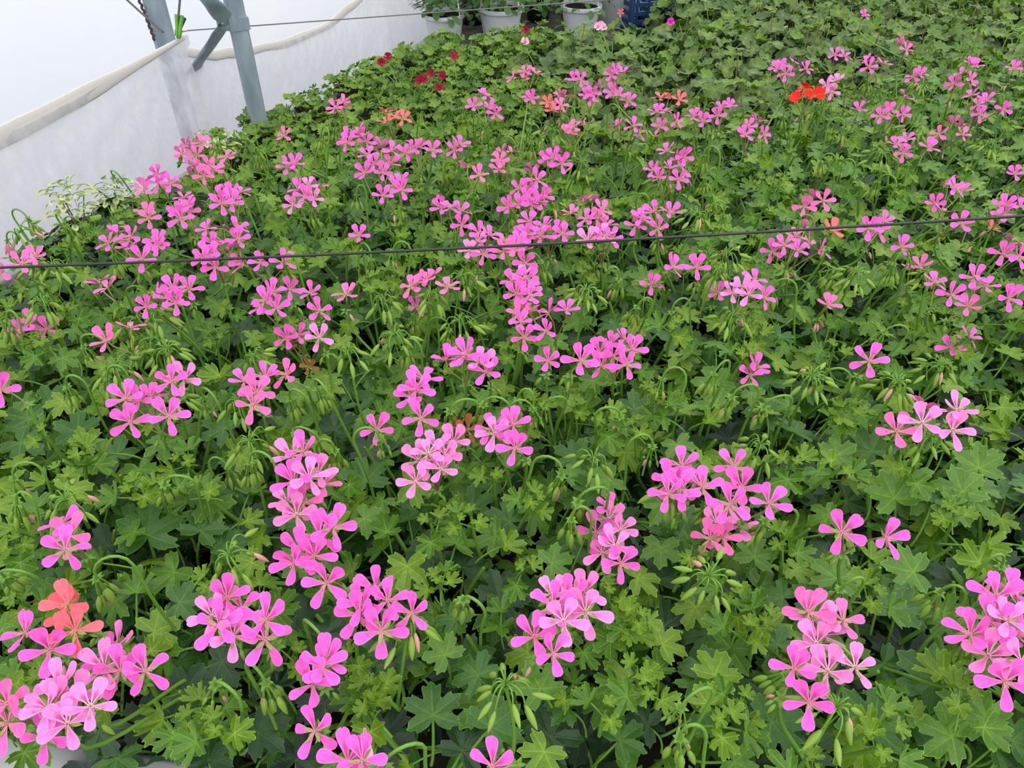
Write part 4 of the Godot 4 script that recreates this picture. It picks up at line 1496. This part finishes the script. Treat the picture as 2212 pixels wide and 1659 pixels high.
# ---------------------------------------------------------------- things on the far end of the bench and along its side
func foliage(o: Node3D, n: int, centre: Vector3, rad: float, high: float, size: float, kind: String) -> void:
	for k in n:
		var a := k * 2.39996
		var f := (k + 0.5) / n
		var r := rad * sqrt(R(0.02, 1.0))
		var out := Vector3(cos(a), 0, sin(a))
		var p := centre + out * r + Vector3(0, high * (1.0 - 0.85 * f) - 0.2 * high * pow(r / rad, 2.0) + R(-0.01, 0.01), 0)
		var tilt := -0.1 + r / rad * 0.5 + R(-0.35, 0.4)
		var nrm := (Vector3.UP * cos(tilt) + out * sin(tilt)).normalized()
		var mesh: Mesh = mesh_of.cream if kind == "cream" else mesh_of.oval[rng.randi() % 2]
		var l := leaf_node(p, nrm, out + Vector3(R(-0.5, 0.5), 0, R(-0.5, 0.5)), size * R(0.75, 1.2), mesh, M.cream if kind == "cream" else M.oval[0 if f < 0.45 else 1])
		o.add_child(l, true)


func basket(px: float, py: float, r: float, high: float, label: String, leaves: int) -> void:
	var at := at_y(px, py, BENCH)
	var o := thing("hanging_basket", at, label, "planter", "white hanging baskets set down on the far bench")
	var b := MB.new()
	b.lathe([Vector2(0.0, 0.0), Vector2(r * 0.72, 0.0), Vector2(r * 0.76, 0.004), Vector2(r * 0.94, high * 0.86), Vector2(r * 1.02, high * 0.87), Vector2(r * 1.05, high * 0.9), Vector2(r * 1.05, high), Vector2(r, high * 1.02), Vector2(r * 0.95, high), Vector2(r * 0.92, high * 0.9)], 32)
	var pot := obj("basket_pot", b.commit(ArrayMesh.new(), M.pot_white), o)
	var s := MB.new()
	s.lathe([Vector2(r * 0.93, high * 0.9), Vector2(r * 0.5, high * 0.94), Vector2(0.0, high * 0.95)], 24)
	obj("soil", s.commit(ArrayMesh.new(), M.soil), pot)
	for k in 3:
		var a := TAU * k / 3.0 + 0.6
		var h := MB.new()
		var rim := Vector3(cos(a) * r, high, sin(a) * r)
		h.tube([rim, rim.lerp(Vector3(0, 0.5, 0), 0.5), Vector3(0, 0.5, 0)], 0.0028, 0.0026, 6)
		obj("hanger", h.commit(ArrayMesh.new(), M.white), o)
	foliage(o, int(leaves * 3.4), Vector3(0, high * 0.95, 0), r * 1.45, 0.2, 0.026, "oval")


func far_bench() -> void:
	basket(962, 92, 0.072, 0.10, "white hanging basket of trailing foliage beside the fleece, leftmost of three", 46)
	basket(1082, 84, 0.080, 0.11, "white hanging basket with a wide pale rim, middle one of three", 50)
	basket(1252, 76, 0.072, 0.105, "white hanging basket with soft grey-green leaves, rightmost of three", 30)
	# bushy plants behind the baskets
	for q in [[1022, 50, "bushy green bedding plant standing between the two left hanging baskets"], [1162, 44, "bushy green bedding plant standing behind the middle hanging basket"], [1560, 6, "bushy green bedding plant standing behind the blue crates"], [975, 22, "bushy green bedding plant at the back of the bench, nearest the fleece"], [1098, 8, "bushy green bedding plant at the back of the bench, between two baskets' hangers"], [1232, 12, "bushy green bedding plant at the back of the bench, behind the rightmost basket"], [1660, -12, "bushy green bedding plant at the back, right of the blue crates"]]:
		var o := thing("bedding_plant", at_y(q[0], q[1], BENCH), q[2], "plant")
		obj("soil", mesh_of.soil, obj("pot", mesh_of.pot, o))
		foliage(o, 170, Vector3(0, 0.03, 0), 0.16, 0.14, 0.026, "oval")
	# empty grey pot
	var at := at_y(1322, 52, BENCH)
	var o := thing("plant_pot", at, "large empty grey plastic pot between the rightmost basket and the blue crate", "pot")
	var b := MB.new()
	b.lathe([Vector2(0.0, 0.0), Vector2(0.075, 0.0), Vector2(0.08, 0.004), Vector2(0.112, 0.19), Vector2(0.118, 0.19), Vector2(0.12, 0.215), Vector2(0.114, 0.218), Vector2(0.108, 0.2), Vector2(0.078, 0.02), Vector2(0.0, 0.015)], 32)
	obj("pot_wall", b.commit(ArrayMesh.new(), M.pot_grey), o)
	# blue crates
	crate(at_y(1412, 50, BENCH), 0.16, 0.14, "dark blue slatted plastic crate standing beside the empty grey pot", 0.35)
	crate(at_y(1462, 46, BENCH), 0.17, 0.09, "low dark blue plastic crate to the right of the taller crate", 0.2)
	# flowers among the far plants
	for q in [["crimson", 915, 172], ["crimson", 932, 160], ["crimson", 955, 165], ["crimson", 907, 176], ["crimson", 823, 136], ["crimson", 838, 124], ["crimson", 981, 122], ["crimson", 950, 192], ["crimson", 1135, 66], ["blush", 1134, 90], ["magenta", 1448, 48], ["blush", 1292, 58], ["blush", 1304, 60], ["blush", 1298, 55], ["salmon", 1340, 28]]:
		var p := at_y(q[1], q[2], 0.80)
		var pd := nearest(p, "regal")
		var pz := nearest(p, "zonal")
		if Vector2(pz.x - p.x, pz.d + p.z).length() < Vector2(pd.x - p.x, pd.d + p.z).length():
			pd = pz
		var pl: Node3D = pd.node
		flower(pl, p, (EYE - p).normalized() + Vector3(R(-0.3, 0.3), 0.5, R(-0.2, 0.2)), Vector3.UP, 0.0125, q[0])
		pd.flowers[q[0]] = pd.flowers.get(q[0], 0) + 1
		pd.n += 1
		var st := MB.new()
		st.tube(bez(pl.position + Vector3(0, 0.09, 0), pl.position + Vector3(0, 0.15, 0), p - Vector3(0, 0.04, 0), p - Vector3(0, 0.004, 0.004), 5), 0.0015, 0.0012, 5)
		obj("flower_stalk", st.commit(ArrayMesh.new(), M.stalk), pl).position = -pl.position
	# white plant tag among the zonal geraniums
	at = at_y(1668, 80, 0.73)
	var tg := MB.new()
	for k in 9:
		var t := k / 8.0
		var hw := 0.0065 if t < 0.8 else 0.0065 * (1.0 - (t - 0.8) * 3.2)
		var bend := Vector3(0.018 * t * t, 0.05 * t, 0.004 * t)
		for z in [-0.0004, 0.0004]:
			tg.p(bend + Vector3(-hw, 0, z))
			tg.p(bend + Vector3(hw, 0, z))
	for k in 8:
		var a := k * 4
		tg.quad(a, a + 4, a + 5, a + 1)
		tg.quad(a + 2, a + 3, a + 7, a + 6)
		tg.quad(a, a + 2, a + 6, a + 4)
		tg.quad(a + 1, a + 5, a + 7, a + 3)
	var lab := obj("plant_tag", tg.commit(ArrayMesh.new(), M.white))
	lab.position = at
	lab.rotation = Vector3(0.2, 0.2, -0.5)
	tag(lab, "small curved white plastic plant tag stuck among the round-leaved geraniums", "plant tag")
	# variegated plants along the fleece
	for q in [[212, 592, 0.12, "cream-edged variegated plant by the fleece, left of the pink flowers"], [296, 545, 0.08, "cream-edged variegated plant in a black pot, right of its variegated neighbour"], [500, 425, 0.07, "cream-edged variegated plant at the foot of the slanting grey post"]]:
		var p := at_y(q[0], q[1], BENCH)
		var v := thing("variegated_plant", p, q[3], "plant")
		obj("soil", mesh_of.soil, obj("pot", mesh_of.pot, v))
		foliage(v, 90, Vector3(0, 0.09, 0), 0.042, q[2], 0.0125, "cream")
		for k in 3:
			var st := MB.new()
			var a := R(0, TAU)
			st.tube(bez(Vector3(0, 0.09, 0), Vector3(0.01 * cos(a), 0.11, 0.01 * sin(a)), Vector3(0.02 * cos(a), 0.14, 0.02 * sin(a)), Vector3(0.03 * cos(a), 0.10 + q[2] * 0.6, 0.03 * sin(a)), 5), 0.002, 0.001, 5)
			obj("stem", st.commit(ArrayMesh.new(), M.stalk_red), v)
	# a petal fallen onto the leaves
	var fp := obj("fallen_petal", mesh_of.petal_low[0], null, M.petal.blush[0])
	var pp := at_y(788, 1572, 0.89)
	fp.transform = Transform3D(Basis(Vector3(0.024, 0, 0), Vector3(0.003, -0.008, 0.021), Vector3(0, 0.022, 0.008)), pp)
	tag(fp, "single faded pale pink petal lying on the leaves near the front", "petal")


# the same crop going on along the bench past the edges of the photograph
func foliage_beyond() -> void:
	for kind in ["ivy", "zonal"]:
		var src: ArrayMesh = mesh_of.leaf[1] if kind == "ivy" else mesh_of.round[1]
		var mesh: ArrayMesh = src.duplicate()
		mesh.surface_set_material(0, M.leaf[1] if kind == "ivy" else M.zonal[1])
		var spots := []
		for k in 26000:
			var x := R(-1.0, 2.9)
			var d := R(0.2, 1.9) if kind == "ivy" else R(1.5, 3.3)
			var line := 1.50 + maxf(0.0, x - 0.25) * 0.55
			if d < front_of(x) or (d > line) == (kind == "ivy"):
				continue
			if (Vector2(x + 0.669, d - 0.864)).dot(Vector2(-0.914, 0.405)) > 0.3:
				continue
			var low := 0.74 if kind == "ivy" else 0.69
			var p := Vector3(x, low + (0.12 if kind == "ivy" else 0.085) * sqrt(R(0, 1)), -d)
			var px := pixel(p)
			if (px.x > -150 and px.x < W + 120) or x > 1.7 + 0.3 * d:
				continue
			var nrm := Vector3(R(-0.6, 0.6), 1, R(-0.4, 0.7)).normalized()
			var z := Vector3(R(-1, 1), 0, R(-1, 1))
			z = (z - nrm * z.dot(nrm)).normalized()
			var s := R(0.022, 0.034)
			spots.append(Transform3D(Basis(nrm.cross(z) * s, nrm * s, z * s), p))
		var mm := MultiMesh.new()
		mm.transform_format = MultiMesh.TRANSFORM_3D
		mm.mesh = mesh
		mm.instance_count = spots.size()
		for k in spots.size():
			mm.set_instance_transform(k, spots[k])
		var o := MultiMeshInstance3D.new()
		o.name = numbered("foliage")
		o.multimesh = mm
		o.set_meta("kind", "stuff")
		tag(o, "mass of ivy geranium leaves going on along the bench past the edges" if kind == "ivy" else "mass of round geranium leaves going on along the bench past the edges", "foliage")
		add_child(o)


func crate(at: Vector3, half: float, high: float, label: String, turn: float) -> void:
	var o := thing("plastic_crate", at, label, "crate")
	o.rotation.y = turn
	var deep := half * 0.7
	for sx in [-1.0, 1.0]:
		for sz in [-1.0, 1.0]:
			var b := MB.new()
			b.box(Vector3(sx * half - 0.008, 0, sz * deep - 0.008), Vector3(sx * half + 0.008, high, sz * deep + 0.008))
			obj("corner_post", b.commit(ArrayMesh.new(), M.crate), o)
	var n := int(high / 0.028)
	for k in n:
		var y := 0.004 + k * (high - 0.02) / maxf(n - 1, 1)
		for sg in [-1.0, 1.0]:
			var b := MB.new()
			b.box(Vector3(-half, y, sg * deep - 0.004), Vector3(half, y + 0.014, sg * deep + 0.004))
			obj("slat", b.commit(ArrayMesh.new(), M.crate), o)
			b = MB.new()
			b.box(Vector3(sg * half - 0.004, y, -deep), Vector3(sg * half + 0.004, y + 0.014, deep))
			obj("slat", b.commit(ArrayMesh.new(), M.crate), o)
	for k in 7:
		var x := lerpf(-half, half, (k + 0.5) / 7.0)
		for sg in [-1.0, 1.0]:
			var b := MB.new()
			b.box(Vector3(x - 0.004, 0, sg * deep - 0.003), Vector3(x + 0.004, high - 0.006, sg * deep + 0.003))
			obj("rib", b.commit(ArrayMesh.new(), M.crate), o)
	var f := MB.new()
	f.box(Vector3(-half, 0, -deep), Vector3(half, 0.006, deep))
	obj("crate_floor", f.commit(ArrayMesh.new(), M.crate), o)


# ---------------------------------------------------------------- labels: what each plant bears and where it stands
func nth(k: int) -> String:
	return ["first", "second", "third", "fourth", "fifth", "sixth", "seventh", "eighth", "ninth", "tenth", "eleventh", "twelfth", "thirteenth", "fourteenth", "fifteenth", "sixteenth", "seventeenth", "eighteenth", "nineteenth", "twentieth", "twenty-first", "twenty-second", "twenty-third", "twenty-fourth"][mini(k, 23)]


func count_word(k: int) -> String:
	return ["no", "one", "two", "three", "four", "five", "six", "seven", "eight", "nine", "ten", "eleven", "twelve", "thirteen", "fourteen", "fifteen", "sixteen"][k] if k <= 16 else "many"


func labels() -> void:
	for kind in ["ivy", "zonal", "regal"]:
		var rows := {}
		for q in plants:
			if q.kind == kind:
				if not rows.has(q.row):
					rows[q.row] = []
				rows[q.row].append(q)
		var keys := rows.keys()
		keys.sort()
		for j in keys.size():
			var list: Array = rows[keys[j]]
			list.sort_custom(func(a, b): return a.x < b.x)
			for k in list.size():
				var q: Dictionary = list[k]
				var where := "%s from left in %s" % [nth(k), "the front row" if j == 0 else nth(j) + " row back"]
				var what := ""
				var hues := []
				for c in q.flowers:
					var hue: String = {"pink": "pink", "pale": "pink", "rose": "pink", "salmon": "salmon", "red": "red", "crimson": "crimson", "magenta": "magenta", "blush": "pale pink", "dry": "withered"}[c]
					if not hue in hues:
						hues.append(hue)
				var blooms := "%s %s flower%s" % [count_word(q.n), " and ".join(hues.slice(0, 2)), "" if q.n == 1 else "s"]
				if kind == "ivy":
					what = "ivy geranium with " + blooms if q.n else "leafy ivy geranium with green buds"
				elif kind == "zonal":
					what = "round-leaved geranium with " + blooms if q.n else "round-leaved geranium without flowers"
				else:
					what = "small-leaved geranium with " + blooms if q.n else "bright small-leaved geranium without flowers"
				var grp: String = {"ivy": "ivy geraniums on the near bench", "zonal": "round-leaved geraniums on the far bench", "regal": "small-leaved geraniums beside the far fleece"}[kind]
				tag(q.node, what + ", " + where, "geranium", grp)
